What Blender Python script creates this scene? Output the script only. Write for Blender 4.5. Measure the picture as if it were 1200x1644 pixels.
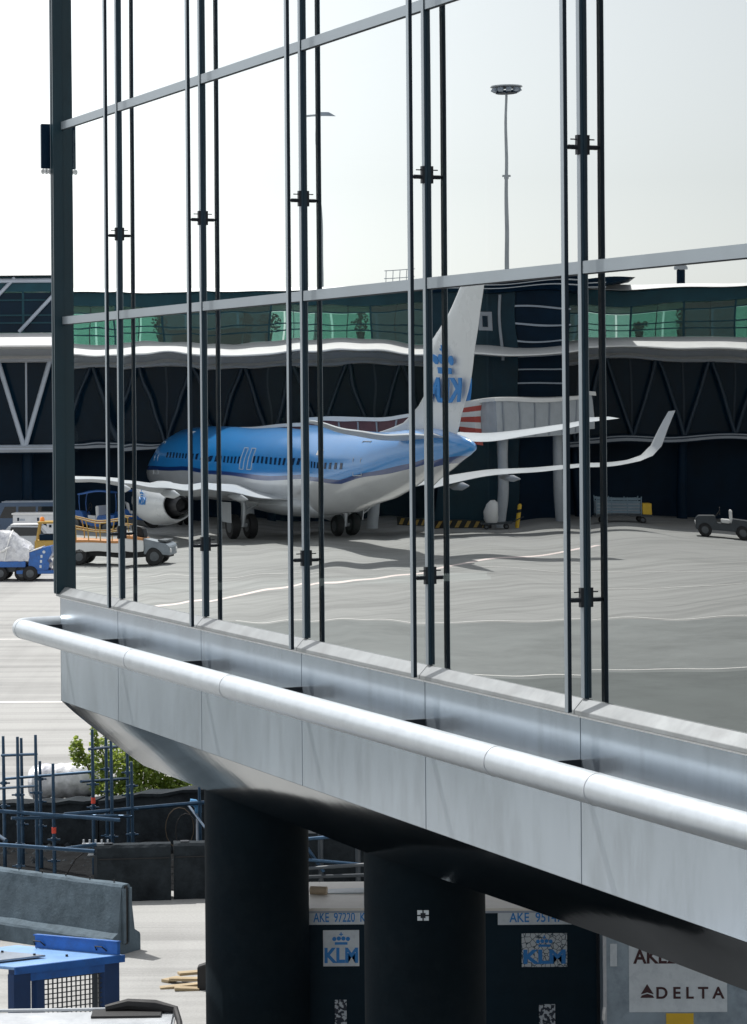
import bpy, bmesh, math, random
from mathutils import Vector, Matrix

random.seed(7)
scn = bpy.context.scene
for o in list(bpy.data.objects):
    bpy.data.objects.remove(o, do_unlink=True)
C = scn.collection

# ------------------------------------------------------------------ camera
HC = 7.2            # camera height above the apron
F = 4200.0          # focal length in photo pixels (photo 1200 px wide)
YH = 637.5          # horizon row
RHO = 0.008         # slight roll
cam = bpy.data.cameras.new('camera')
cam.sensor_fit = 'HORIZONTAL'
cam.sensor_width = 36.0
cam.lens = 36.0 * F / 1200.0
cam.shift_y = -(822.0 - YH) / 1200.0
cam.clip_start = 0.5
cam.clip_end = 4000
camo = bpy.data.objects.new('camera', cam)
camo.location = (0, 0, HC)
camo.rotation_euler = (math.radians(90), RHO, 0)
C.objects.link(camo)
scn.camera = camo

# ------------------------------------------------------------------ sky, sun, exposure
SUN_AZ = -48.0      # degrees, clockwise from the view direction (+Y)
SUN_EL = 57.0
w = bpy.data.worlds.new('World')
scn.world = w
w.use_nodes = True
nt = w.node_tree
for n in list(nt.nodes):
    nt.nodes.remove(n)
sky = nt.nodes.new('ShaderNodeTexSky')
sky.sky_type = 'NISHITA'
sky.sun_disc = False
sky.sun_elevation = math.radians(SUN_EL)
sky.sun_rotation = math.radians(SUN_AZ)
sky.air_density = 1.0
sky.dust_density = 0.8
sky.ozone_density = 1.0
hs = nt.nodes.new('ShaderNodeHueSaturation')
hs.inputs['Saturation'].default_value = 0.18
bg = nt.nodes.new('ShaderNodeBackground')
bg.inputs['Strength'].default_value = 0.14
wo = nt.nodes.new('ShaderNodeOutputWorld')
nt.links.new(sky.outputs[0], hs.inputs['Color'])
nt.links.new(hs.outputs[0], bg.inputs['Color'])
nt.links.new(bg.outputs[0], wo.inputs['Surface'])
sl = bpy.data.lights.new('sun', 'SUN')
sl.energy = 3.9
sl.angle = math.radians(0.5)
sl.color = (1.0, 0.97, 0.93)
so = bpy.data.objects.new('sun', sl)
sd = Vector((math.sin(math.radians(SUN_AZ)) * math.cos(math.radians(SUN_EL)),
             math.cos(math.radians(SUN_AZ)) * math.cos(math.radians(SUN_EL)),
             math.sin(math.radians(SUN_EL))))
so.rotation_euler = sd.to_track_quat('Z', 'Y').to_euler()
so.location = sd * 200
C.objects.link(so)
scn.view_settings.view_transform = 'Standard'
scn.view_settings.look = 'None'
scn.view_settings.gamma = 1.0
scn.view_settings.exposure = 0.42
scn.render.resolution_x = 747
scn.render.resolution_y = 1024

# ------------------------------------------------------------------ layout helpers
PHI = math.radians(23.711)
OX, OY = 0.4052, 20.5
UX, UY = -math.sin(PHI), math.cos(PHI)        # along the glass front, away from the camera
NX, NY = -math.cos(PHI), -math.sin(PHI)       # out of the glass front
FROT = math.atan2(-UY, -UX)                   # local x: along the front towards the camera, local y: into the building


def ray(px, py):
    a, b = px - 600.0, py - YH
    return (a - RHO * b) / F, -(b + RHO * a) / F


def W(px, py, Z):
    kx, kz = ray(px, py)
    return Vector((kx * Z, Z, HC + kz * Z))


def G(px, py, z=0.0):
    kx, kz = ray(px, py)
    Z = (z - HC) / kz
    return Vector((kx * Z, Z, z))


def mir(p):
    d = (p[0] - OX) * NX + (p[1] - OY) * NY
    return Vector((p[0] - 2 * d * NX, p[1] - 2 * d * NY, p[2]))


def mdir(v):
    d = v[0] * NX + v[1] * NY
    return Vector((v[0] - 2 * d * NX, v[1] - 2 * d * NY, 0))


def fac(px, py, y=0.0):
    """local (x, z) on the plane parallel to the glass front, y metres into the building"""
    kx, kz = ray(px, py)
    ax, ay = OX - NX * y, OY - NY * y
    t = (ax - kx * ay) / (math.sin(PHI) + kx * math.cos(PHI))
    Z = ay + t * UY
    return -t, HC + kz * Z


def mrot(heading):
    """z rotation whose local x axis points along the mirrored heading"""
    d = mdir(heading)
    return math.atan2(d.y, d.x)


# ------------------------------------------------------------------ materials
def mat(name, col, rough=0.6, metal=0.0, var=0.0, scale=3.0, bump=0.0, bscale=None, stretch=None, spec=0.5,
        dirt=None, dirt_amt=0.0, dscale=1.0, coat=0.0):
    m = bpy.data.materials.get(name)
    if m:
        return m
    m = bpy.data.materials.new(name)
    m.use_nodes = True
    t = m.node_tree
    b = t.nodes['Principled BSDF']
    b.inputs['Roughness'].default_value = rough
    b.inputs['Metallic'].default_value = metal
    b.inputs['Specular IOR Level'].default_value = spec
    b.inputs['Coat Weight'].default_value = coat
    b.inputs['Base Color'].default_value = (*col, 1)
    tc = t.nodes.new('ShaderNodeTexCoord')
    vec = tc.outputs['Object']
    if stretch:
        mp = t.nodes.new('ShaderNodeMapping')
        mp.inputs['Scale'].default_value = stretch
        t.links.new(vec, mp.inputs['Vector'])
        vec = mp.outputs[0]
    cur = None
    if var > 0:
        n = t.nodes.new('ShaderNodeTexNoise')
        n.inputs['Scale'].default_value = scale
        n.inputs['Detail'].default_value = 6
        n.inputs['Roughness'].default_value = 0.62
        t.links.new(vec, n.inputs['Vector'])
        r = t.nodes.new('ShaderNodeValToRGB')
        r.color_ramp.elements[0].position = 0.3
        r.color_ramp.elements[1].position = 0.7
        r.color_ramp.elements[0].color = (*[c * (1 - var) for c in col], 1)
        r.color_ramp.elements[1].color = (*[min(1, c * (1 + var)) for c in col], 1)
        t.links.new(n.outputs['Fac'], r.inputs['Fac'])
        cur = r.outputs['Color']
        rr = t.nodes.new('ShaderNodeMapRange')
        rr.inputs['To Min'].default_value = max(0.02, rough * 0.8)
        rr.inputs['To Max'].default_value = min(1, rough * 1.2)
        t.links.new(n.outputs['Fac'], rr.inputs['Value'])
        t.links.new(rr.outputs[0], b.inputs['Roughness'])
    if dirt:
        n2 = t.nodes.new('ShaderNodeTexNoise')
        n2.inputs['Scale'].default_value = dscale
        n2.inputs['Detail'].default_value = 9
        n2.inputs['Roughness'].default_value = 0.72
        t.links.new(vec, n2.inputs['Vector'])
        r2 = t.nodes.new('ShaderNodeValToRGB')
        r2.color_ramp.elements[0].position = 0.48
        r2.color_ramp.elements[1].position = 0.7
        r2.color_ramp.elements[0].color = (0, 0, 0, 1)
        r2.color_ramp.elements[1].color = (dirt_amt,) * 3 + (1,)
        t.links.new(n2.outputs['Fac'], r2.inputs['Fac'])
        mx = t.nodes.new('ShaderNodeMix')
        mx.data_type = 'RGBA'
        t.links.new(r2.outputs['Color'], mx.inputs['Factor'])
        if cur is not None:
            t.links.new(cur, mx.inputs['A'])
        else:
            mx.inputs['A'].default_value = (*col, 1)
        mx.inputs['B'].default_value = (*dirt, 1)
        cur = mx.outputs['Result']
    if cur is not None:
        t.links.new(cur, b.inputs['Base Color'])
    if bump > 0:
        n3 = t.nodes.new('ShaderNodeTexNoise')
        n3.inputs['Scale'].default_value = bscale or scale
        n3.inputs['Detail'].default_value = 5
        t.links.new(vec, n3.inputs['Vector'])
        bp = t.nodes.new('ShaderNodeBump')
        bp.inputs['Strength'].default_value = 1.0
        bp.inputs['Distance'].default_value = bump
        t.links.new(n3.outputs['Fac'], bp.inputs['Height'])
        t.links.new(bp.outputs[0], b.inputs['Normal'])
    return m


def glass_mat(name, tint, refl_tint, base, gain, ior=1.5):
    m = bpy.data.materials.new(name)
    m.use_nodes = True
    t = m.node_tree
    for n in list(t.nodes):
        t.nodes.remove(n)
    out = t.nodes.new('ShaderNodeOutputMaterial')
    tr = t.nodes.new('ShaderNodeBsdfTransparent')
    tr.inputs[0].default_value = (*tint, 1)
    gl = t.nodes.new('ShaderNodeBsdfGlossy')
    gl.inputs['Color'].default_value = (*refl_tint, 1)
    gl.inputs['Roughness'].default_value = 0.0
    fr = t.nodes.new('ShaderNodeFresnel')
    fr.inputs['IOR'].default_value = ior
    ma = t.nodes.new('ShaderNodeMath')
    ma.operation = 'MULTIPLY_ADD'
    ma.use_clamp = True
    ma.inputs[1].default_value = gain
    ma.inputs[2].default_value = base
    t.links.new(fr.outputs[0], ma.inputs[0])
    mx = t.nodes.new('ShaderNodeMixShader')
    t.links.new(ma.outputs[0], mx.inputs[0])
    t.links.new(tr.outputs[0], mx.inputs[1])
    t.links.new(gl.outputs[0], mx.inputs[2])
    t.links.new(mx.outputs[0], out.inputs['Surface'])
    return m


M_GLASS = glass_mat('coated_glass', (0.22, 0.27, 0.27), (0.92, 0.95, 0.945), 0.30, 2.9)
M_GREEN = glass_mat('green_glass', (0.46, 0.65, 0.60), (0.7, 0.9, 0.85), 0.0, 1.0)
M_GREENP = glass_mat('pale_green_glass', (0.70, 0.80, 0.78), (0.7, 0.9, 0.85), 0.0, 1.0)
M_GREEND = glass_mat('deep_green_glass', (0.10, 0.20, 0.24), (0.7, 0.9, 0.85), 0.02, 1.0)
M_DGLASS = mat('dark_glazing', (0.0025, 0.015, 0.031), 0.15, var=0.3, scale=0.3, spec=0.12)
M_MULL = mat('mullion_paint', (0.012, 0.032, 0.05), 0.35, 0.2, spec=0.3, var=0.12, scale=1.2)
M_ROD = mat('rod_metal', (0.006, 0.014, 0.024), 0.4, 0.2, spec=0.2, var=0.12, scale=2)
M_POST = mat('post_paint', (0.010, 0.032, 0.045), 0.35, 0.1, spec=0.3, var=0.15, scale=1.5)
M_TRANS = mat('transom_alu', (0.27, 0.31, 0.34), 0.42, 0.45, var=0.06, scale=2)
M_FLASH = mat('flashing_alu', (0.27, 0.285, 0.29), 0.4, 0.3, var=0.12, scale=6, dirt=(0.2, 0.2, 0.2), dirt_amt=0.4, dscale=5)
M_PANEL = mat('fascia_panel_alu', (0.415, 0.475, 0.535), 0.2, 0.72, var=0.07, scale=1.1, stretch=(1.6, 1, 0.35), bump=0.0012, bscale=1.4, dirt=(0.22, 0.25, 0.27), dirt_amt=0.4, dscale=2.6)
M_PIPE = mat('galvanised_pipe', (0.50, 0.54, 0.57), 0.40, 0.6, var=0.05, scale=7, dirt=(0.36, 0.39, 0.42), dirt_amt=0.35, dscale=4)
M_HULL = mat('polished_hull_steel', (0.26, 0.29, 0.31), 0.09, 1.0, bump=0.005, bscale=0.7, var=0.08, scale=1.2)
M_DARKSTEEL = mat('dark_steel', (0.008, 0.012, 0.018), 0.5, 0.4, var=0.2, scale=4)
M_INTER = mat('interior_dark', (0.01, 0.016, 0.02), 0.8, spec=0.1, var=0.2, scale=1)
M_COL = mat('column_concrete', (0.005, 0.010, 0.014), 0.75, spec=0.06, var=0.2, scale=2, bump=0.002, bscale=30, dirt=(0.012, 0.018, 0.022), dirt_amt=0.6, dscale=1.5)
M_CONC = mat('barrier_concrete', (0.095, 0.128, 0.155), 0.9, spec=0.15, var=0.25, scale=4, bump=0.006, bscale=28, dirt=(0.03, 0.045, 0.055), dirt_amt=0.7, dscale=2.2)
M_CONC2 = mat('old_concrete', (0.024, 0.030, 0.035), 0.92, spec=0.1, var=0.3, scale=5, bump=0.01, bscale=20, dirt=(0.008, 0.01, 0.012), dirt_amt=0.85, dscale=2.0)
M_SOIL = mat('dark_soil', (0.010, 0.011, 0.012), 0.95, spec=0.05, var=0.5, scale=2.5, bump=0.04, bscale=7)
M_WHITE = mat('white_paint', (0.78, 0.78, 0.77), 0.4, var=0.04, scale=2)
M_GREY = mat('grey_paint', (0.42, 0.45, 0.48), 0.45, var=0.08, scale=2)
M_BAND2 = mat('grey_band', (0.30, 0.33, 0.37), 0.5, var=0.08, scale=1)
M_STEELB = mat('blue_grey_steel', (0.34, 0.39, 0.46), 0.45, 0.2, var=0.1, scale=1)
M_NAVY = mat('navy_cladding', (0.0025, 0.015, 0.034), 0.45, 0.0, var=0.25, scale=0.8, spec=0.1)
M_TEAL = mat('teal_spandrel', (0.008, 0.05, 0.07), 0.35, 0.0, spec=0.2, var=0.2, scale=0.8)
M_BLACK = mat('black_rubber', (0.012, 0.012, 0.013), 0.7, var=0.2, scale=6)
M_SCAF = mat('scaffold_tube', (0.028, 0.065, 0.115), 0.3, 0.6, var=0.25, scale=9)
M_RED = mat('red_tape', (0.6, 0.06, 0.03), 0.5, var=0.1)
M_REDP = mat('faded_red', (0.12, 0.045, 0.05), 0.6, var=0.2)
M_BLUE = mat('blue_vehicle_paint', (0.012, 0.12, 0.42), 0.35, var=0.15, scale=5, dirt=(0.02, 0.04, 0.08), dirt_amt=0.4, dscale=4, coat=0.3)
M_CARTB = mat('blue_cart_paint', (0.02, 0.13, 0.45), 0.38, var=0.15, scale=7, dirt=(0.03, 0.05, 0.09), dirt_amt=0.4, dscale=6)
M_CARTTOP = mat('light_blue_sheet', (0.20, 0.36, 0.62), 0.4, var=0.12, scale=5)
M_YEL = mat('yellow_paint', (0.72, 0.46, 0.03), 0.45, var=0.1, scale=4)
M_TAN = mat('tan_yellow_paint', (0.42, 0.27, 0.06), 0.5, var=0.15, scale=4)
M_ORG = mat('orange_paint', (0.85, 0.28, 0.04), 0.45, var=0.08)
M_WOOD = mat('pale_timber', (0.36, 0.28, 0.17), 0.8, var=0.3, scale=6, stretch=(0.4, 6, 6))
M_CARD = mat('cardboard', (0.45, 0.36, 0.26), 0.85, var=0.15, scale=5)
M_WRAP = mat('plastic_wrap', (0.72, 0.73, 0.75), 0.22, var=0.2, scale=6, bump=0.05, bscale=3.5, spec=0.8, dirt=(0.2, 0.22, 0.32), dirt_amt=0.6, dscale=2.2)
M_GLASSCAR = mat('car_glass', (0.01, 0.015, 0.02), 0.06, coat=0.3)
M_ULD = mat('navy_container_skin', (0.005, 0.018, 0.03), 0.5, 0.0, spec=0.15, var=0.2, scale=2, dirt=(0.01, 0.026, 0.04), dirt_amt=0.5, dscale=3)
M_ULDTOP = mat('container_roof_sheet', (0.75, 0.72, 0.66), 0.5, var=0.1, scale=3)
M_ULDG = mat('scuffed_alu_container', (0.30, 0.37, 0.43), 0.42, 0.35, var=0.2, scale=2.2, dirt=(0.10, 0.14, 0.18), dirt_amt=0.6, dscale=3)
M_ALUF = mat('container_frame_alu', (0.5, 0.52, 0.55), 0.4, 0.6, var=0.15, scale=5)
M_PLATE = mat('pale_sign_plate', (0.62, 0.68, 0.72), 0.5, var=0.08, scale=4, dirt=(0.30, 0.36, 0.42), dirt_amt=0.4, dscale=7)
M_LBLUE = mat('sign_blue', (0.02, 0.22, 0.60), 0.45, var=0.08)
M_DRED = mat('letter_dark_red', (0.045, 0.012, 0.016), 0.5)
M_LEAF = mat('leaf', (0.11, 0.17, 0.03), 0.5, var=0.5, scale=9)
_t = M_LEAF.node_tree
_b = _t.nodes['Principled BSDF']
_tr = _t.nodes.new('ShaderNodeBsdfTranslucent')
_tr.inputs['Color'].default_value = (0.40, 0.50, 0.10, 1)
_mx = _t.nodes.new('ShaderNodeMixShader')
_mx.inputs[0].default_value = 0.45
_o = [n for n in _t.nodes if n.type == 'OUTPUT_MATERIAL'][0]
_t.links.new(_b.outputs[0], _mx.inputs[1])
_t.links.new(_tr.outputs[0], _mx.inputs[2])
_t.links.new(_mx.outputs[0], _o.inputs['Surface'])
M_BARK = mat('bark', (0.08, 0.06, 0.04), 0.9, var=0.3, scale=9)
M_LINE = mat('worn_white_line', (0.75, 0.73, 0.70), 0.7, var=0.1, scale=3)
M_ALUPL = mat('aircraft_grey', (0.52, 0.55, 0.58), 0.32, 0.2, var=0.04, scale=0.7)
M_ENG = mat('engine_metal', (0.05, 0.05, 0.055), 0.4, 0.7, var=0.2)
M_PWHITE = mat('aircraft_white', (0.74, 0.76, 0.78), 0.28, var=0.03, scale=0.5, coat=0.3)


def worn_mat(name, col, crack):
    m = mat(name, col, 0.5)
    t = m.node_tree
    b = t.nodes['Principled BSDF']
    tc = t.nodes.new('ShaderNodeTexCoord')
    v = t.nodes.new('ShaderNodeTexVoronoi')
    v.feature = 'DISTANCE_TO_EDGE'
    v.inputs['Scale'].default_value = 20
    n = t.nodes.new('ShaderNodeTexNoise')
    n.inputs['Scale'].default_value = 16
    n.inputs['Detail'].default_value = 6
    t.links.new(tc.outputs['Object'], n.inputs['Vector'])
    t.links.new(tc.outputs['Object'], v.inputs['Vector'])
    mu = t.nodes.new('ShaderNodeMath')
    mu.operation = 'MULTIPLY'
    t.links.new(v.outputs['Distance'], mu.inputs[0])
    t.links.new(n.outputs['Fac'], mu.inputs[1])
    r = t.nodes.new('ShaderNodeValToRGB')
    r.color_ramp.elements[0].position = 0.018
    r.color_ramp.elements[1].position = 0.034
    r.color_ramp.elements[0].color = (*crack, 1)
    r.color_ramp.elements[1].color = (*col, 1)
    t.links.new(mu.outputs[0], r.inputs['Fac'])
    t.links.new(r.outputs['Color'], b.inputs['Base Color'])
    return m


M_WORN = worn_mat('cracked_sticker', (0.55, 0.60, 0.63), (0.03, 0.06, 0.09))


def patch_mat():
    m = mat('worn_label_patch', (0.5, 0.55, 0.58), 0.6)
    t = m.node_tree
    b = t.nodes['Principled BSDF']
    tc = t.nodes.new('ShaderNodeTexCoord')
    n = t.nodes.new('ShaderNodeTexNoise')
    n.inputs['Scale'].default_value = 26
    n.inputs['Detail'].default_value = 4
    t.links.new(tc.outputs['Object'], n.inputs['Vector'])
    r = t.nodes.new('ShaderNodeValToRGB')
    r.color_ramp.elements[0].position = 0.5
    r.color_ramp.elements[1].position = 0.54
    r.color_ramp.elements[0].color = (0.02, 0.03, 0.05, 1)
    r.color_ramp.elements[1].color = (0.5, 0.55, 0.6, 1)
    t.links.new(n.outputs['Fac'], r.inputs['Fac'])
    t.links.new(r.outputs['Color'], b.inputs['Base Color'])
    return m


M_PATCH = patch_mat()


def ground_mat():
    m = bpy.data.materials.new('apron_concrete')
    m.use_nodes = True
    t = m.node_tree
    b = t.nodes['Principled BSDF']
    b.inputs['Roughness'].default_value = 0.85
    b.inputs['Specular IOR Level'].default_value = 0.15
    tc = t.nodes.new('ShaderNodeTexCoord')

    def noise(scale, det, rough=0.6, st=None, dist=0.0):
        n = t.nodes.new('ShaderNodeTexNoise')
        n.inputs['Scale'].default_value = scale
        n.inputs['Detail'].default_value = det
        n.inputs['Roughness'].default_value = rough
        n.inputs['Distortion'].default_value = dist
        v = tc.outputs['Object']
        if st:
            mp = t.nodes.new('ShaderNodeMapping')
            mp.inputs['Rotation'].default_value = (0, 0, st[0])
            mp.inputs['Scale'].default_value = (st[1], st[2], 1)
            t.links.new(v, mp.inputs['Vector'])
            v = mp.outputs[0]
        t.links.new(v, n.inputs['Vector'])
        return n.outputs['Fac']

    def ramp(f, p0, c0, p1, c1):
        r = t.nodes.new('ShaderNodeValToRGB')
        r.color_ramp.elements[0].position = p0
        r.color_ramp.elements[1].position = p1
        r.color_ramp.elements[0].color = (*c0, 1)
        r.color_ramp.elements[1].color = (*c1, 1)
        t.links.new(f, r.inputs['Fac'])
        return r.outputs['Color']

    def mul(a, c):
        x = t.nodes.new('ShaderNodeMix')
        x.data_type = 'RGBA'
        x.blend_type = 'MULTIPLY'
        x.inputs['Factor'].default_value = 1
        t.links.new(a, x.inputs['A'])
        t.links.new(c, x.inputs['B'])
        return x.outputs['Result']
    base = ramp(noise(0.09, 6), 0.3, (0.36, 0.36, 0.35), 0.7, (0.425, 0.425, 0.41))
    fine = ramp(noise(26, 4, 0.7), 0.3, (0.80, 0.80, 0.80), 0.7, (1.0, 1.0, 1.0))
    # tyre streaks running across the stands
    st1 = ramp(noise(1.0, 6, 0.66, (math.radians(44), 0.05, 0.9), 0.9), 0.36, (0.76, 0.76, 0.76), 0.56, (1, 1, 1))
    st2 = ramp(noise(1.0, 5, 0.6, (math.radians(30), 0.5, 0.03)), 0.34, (0.88, 0.88, 0.88), 0.5, (1, 1, 1))
    c = mul(mul(mul(base, fine), st1), st2)
    t.links.new(c, b.inputs['Base Color'])
    bp = t.nodes.new('ShaderNodeBump')
    bp.inputs['Distance'].default_value = 0.004
    t.links.new(noise(45, 3), bp.inputs['Height'])
    t.links.new(bp.outputs[0], b.inputs['Normal'])
    return m


M_APRON = ground_mat()


# ------------------------------------------------------------------ mesh helpers
class MB:
    def __init__(self):
        self.v, self.f, self.m = [], [], []

    def add(self, vs, fs, mi=0):
        o = len(self.v)
        self.v += [tuple(p) for p in vs]
        for f in fs:
            self.f.append([i + o for i in f])
            self.m.append(mi)
        return self

    def box(self, x0, x1, y0, y1, z0, z1, mi=0, M=None):
        vs = [Vector((x, y, z)) for z in (z0, z1) for y in (y0, y1) for x in (x0, x1)]
        if M:
            vs = [M @ p for p in vs]
        return self.add(vs, [(0, 2, 3, 1), (4, 5, 7, 6), (0, 1, 5, 4), (2, 6, 7, 3), (0, 4, 6, 2), (1, 3, 7, 5)], mi)

    def hexa(self, b, t, mi=0):
        """bottom 4 and top 4 corners, counter-clockwise from above"""
        return self.add(list(b) + list(t), [(3, 2, 1, 0), (4, 5, 6, 7)] + [(i, (i + 1) % 4, 4 + (i + 1) % 4, 4 + i) for i in range(4)], mi)

    def tube(self, pts, r, n=10, caps=True, mi=0):
        pts = [Vector(p) for p in pts]
        rings = []
        up0 = None
        for i, p in enumerate(pts):
            if i == 0:
                d = pts[1] - pts[0]
            elif i == len(pts) - 1:
                d = pts[-1] - pts[-2]
            else:
                d = (pts[i + 1] - pts[i]).normalized() + (pts[i] - pts[i - 1]).normalized()
            d.normalize()
            ref = up0 or (Vector((0, 0, 1)) if abs(d.z) < 0.9 else Vector((1, 0, 0)))
            a = d.cross(ref).normalized()
            b = a.cross(d).normalized()
            up0 = b
            rr = r[i] if isinstance(r, (list, tuple)) else r
            rings.append([p + (a * math.cos(2 * math.pi * k / n) + b * math.sin(2 * math.pi * k / n)) * rr for k in range(n)])
        vs = [q for ring in rings for q in ring]
        fs = []
        for i in range(len(rings) - 1):
            for k in range(n):
                k2 = (k + 1) % n
                fs.append((i * n + k, i * n + k2, (i + 1) * n + k2, (i + 1) * n + k))
        if caps:
            fs.append(tuple(range(n - 1, -1, -1)))
            fs.append(tuple((len(rings) - 1) * n + k for k in range(n)))
        return self.add(vs, fs, mi)

    def loft(self, rings, caps=True, mi=0):
        n = len(rings[0])
        vs = [q for r in rings for q in r]
        fs = []
        for i in range(len(rings) - 1):
            for k in range(n):
                k2 = (k + 1) % n
                fs.append((i * n + k, i * n + k2, (i + 1) * n + k2, (i + 1) * n + k))
        if caps:
            fs.append(tuple(range(n - 1, -1, -1)))
            fs.append(tuple((len(rings) - 1) * n + k for k in range(n)))
        return self.add(vs, fs, mi)

    def prism(self, poly, d0, d1, axis='y', mi=0):
        """poly of (a, z) extruded along y (or x)"""
        n = len(poly)
        if axis == 'y':
            vs = [(a, d0, z) for a, z in poly] + [(a, d1, z) for a, z in poly]
        elif axis == 'x':
            vs = [(d0, a, z) for a, z in poly] + [(d1, a, z) for a, z in poly]
        else:
            vs = [(a, b, d0) for a, b in poly] + [(a, b, d1) for a, b in poly]
        fs = [tuple(range(n - 1, -1, -1)), tuple(range(n, 2 * n))] + [(i, (i + 1) % n, n + (i + 1) % n, n + i) for i in range(n)]
        return self.add(vs, fs, mi)

    def build(self, name, mats, parent=None, smooth=False, bevel=0.0, loc=None, rot=None, fix=True):
        me = bpy.data.meshes.new(name)
        me.from_pydata(self.v, [], self.f)
        if not isinstance(mats, (list, tuple)):
            mats = [mats]
        for q in mats:
            me.materials.append(q)
        me.polygons.foreach_set('material_index', self.m)
        if fix:
            bm = bmesh.new()
            bm.from_mesh(me)
            bmesh.ops.recalc_face_normals(bm, faces=bm.faces)
            if bevel > 0:
                bmesh.ops.bevel(bm, geom=list(bm.edges), offset=bevel, segments=2, affect='EDGES', clamp_overlap=True)
            bm.to_mesh(me)
            bm.free()
        if smooth:
            me.polygons.foreach_set('use_smooth', [True] * len(me.polygons))
            try:
                me.set_sharp_from_angle(angle=math.radians(42))
            except Exception:
                pass
        me.update()
        o = bpy.data.objects.new(name, me)
        C.objects.link(o)
        if parent:
            o.parent = parent
        if loc is not None:
            o.location = loc
        if rot is not None:
            o.rotation_euler = rot
        return o


def inst(src, parent, loc=(0, 0, 0), rot=(0, 0, 0), scale=(1, 1, 1)):
    o = src.copy()
    C.objects.link(o)
    o.parent = parent
    o.location = loc
    o.rotation_euler = rot
    o.scale = scale
    return o


def tag(o, label=None, cat=None, group=None, kind=None):
    if label:
        o['label'] = label
    if cat:
        o['category'] = cat
    if group:
        o['group'] = group
    if kind:
        o['kind'] = kind
    return o


def thing(name, label, cat, loc=(0, 0, 0), rz=0.0, group=None):
    o = bpy.data.objects.new(name, None)
    C.objects.link(o)
    o.location = loc
    o.rotation_euler = (0, 0, rz)
    o.empty_display_size = 0.3
    return tag(o, label, cat, group)


def text_obj(name, body, size, material, parent, M, offset=0.0, extrude=0.002, align='CENTER', sx=1.0):
    cu = bpy.data.curves.new(name, 'FONT')
    cu.body = body
    cu.size = size
    cu.offset = offset
    cu.extrude = extrude
    cu.align_x = align
    cu.align_y = 'CENTER'
    tmp = bpy.data.objects.new(name + '_curve', cu)
    C.objects.link(tmp)
    dg = bpy.context.evaluated_depsgraph_get()
    me = bpy.data.meshes.new_from_object(tmp.evaluated_get(dg))
    bpy.data.objects.remove(tmp, do_unlink=True)
    bpy.data.curves.remove(cu)
    me.transform(Matrix.Diagonal((sx, 1, 1, 1)))
    me.transform(M)
    me.name = name
    me.materials.clear()
    me.materials.append(material)
    o = bpy.data.objects.new(name, me)
    C.objects.link(o)
    o.parent = parent
    return o


def frame(origin, xdir, ydir):
    """matrix taking text coordinates (x right, y up, z out) to a surface"""
    x = Vector(xdir).normalized()
    y = Vector(ydir).normalized()
    z = x.cross(y)
    m = Matrix((x, y, z)).transposed().to_4x4()
    m.translation = Vector(origin)
    return m


def crown(mb, M, s, d=0.004):
    """four dots, a bar and a cross above them"""
    def disc(cx, cy, r, n=14):
        a = [M @ Vector((cx + r * math.cos(2 * math.pi * k / n), cy + r * math.sin(2 * math.pi * k / n), 0)) for k in range(n)]
        b = [M @ Vector((cx + r * math.cos(2 * math.pi * k / n), cy + r * math.sin(2 * math.pi * k / n), d)) for k in range(n)]
        mb.add(a + b, [tuple(range(n - 1, -1, -1)), tuple(range(n, 2 * n))] + [(i, (i + 1) % n, n + (i + 1) % n, n + i) for i in range(n)])
    for i in range(4):
        disc((i - 1.5) * 0.30 * s, 0.28 * s + (0.03 * s if i in (1, 2) else 0), 0.14 * s)
    mb.box(-0.42 * s, 0.42 * s, -0.10 * s, 0.07 * s, 0, d, M=M)
    mb.box(-0.035 * s, 0.035 * s, 0.46 * s, 0.72 * s, 0, d, M=M)
    mb.box(-0.12 * s, 0.12 * s, 0.55 * s, 0.62 * s, 0, d * 0.9, M=M)


def wheel(parent, x, y, r, wd, name='wheel', rim=None, z=None):
    z = r if z is None else z
    rim = rim or mat('wheel_rim', (0.10, 0.11, 0.12), 0.5, 0.4, var=0.2, scale=8)
    n = 20
    rings = []
    for (rr, yy) in ((r * 0.55, -wd / 2), (r * 0.9, -wd / 2), (r, -wd * 0.3), (r, wd * 0.3), (r * 0.9, wd / 2), (r * 0.55, wd / 2)):
        rings.append([(rr * math.cos(2 * math.pi * k / n), yy, rr * math.sin(2 * math.pi * k / n)) for k in range(n)])
    o = MB().loft(rings).build(name, M_BLACK, parent, smooth=True, loc=(x, y, z))
    rr = [[(q * math.cos(2 * math.pi * k / n), yy, q * math.sin(2 * math.pi * k / n)) for k in range(n)]
          for q, yy in ((r * 0.2, -wd / 2 - 0.012), (r * 0.52, -wd / 2 - 0.004), (r * 0.52, wd / 2 + 0.004), (r * 0.2, wd / 2 + 0.012))]
    MB().loft(rr).build('rim', rim, o, smooth=True)
    return o


# ================================================================== SETTING: apron and its markings
g = MB()
N = 1500
g.add([(-N, -N, 0), (N, -N, 0), (N, N, 0), (-N, N, 0)], [(0, 1, 2, 3)])
tag(g.build('apron', M_APRON, fix=False), 'pale concrete airport apron', None, kind='structure')


def ground_line(name, a, b, width, material, z=0.004, seg=14, label=None):
    a, b = Vector(a), Vector(b)
    d = (b - a)
    nrm = Vector((-d.y, d.x, 0)).normalized() * width / 2
    mb = MB()
    vs = []
    for i in range(seg + 1):
        p = a + d * (i / seg)
        vs += [(p.x - nrm.x, p.y - nrm.y, z), (p.x + nrm.x, p.y + nrm.y, z)]
    mb.add(vs, [(2 * i, 2 * i + 2, 2 * i + 3, 2 * i + 1) for i in range(seg)])
    return tag(mb.build(name, material, fix=False), label or 'painted line on the apron', None, kind='structure')


def mg(px, py):
    return mir(G(px, py))


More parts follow.
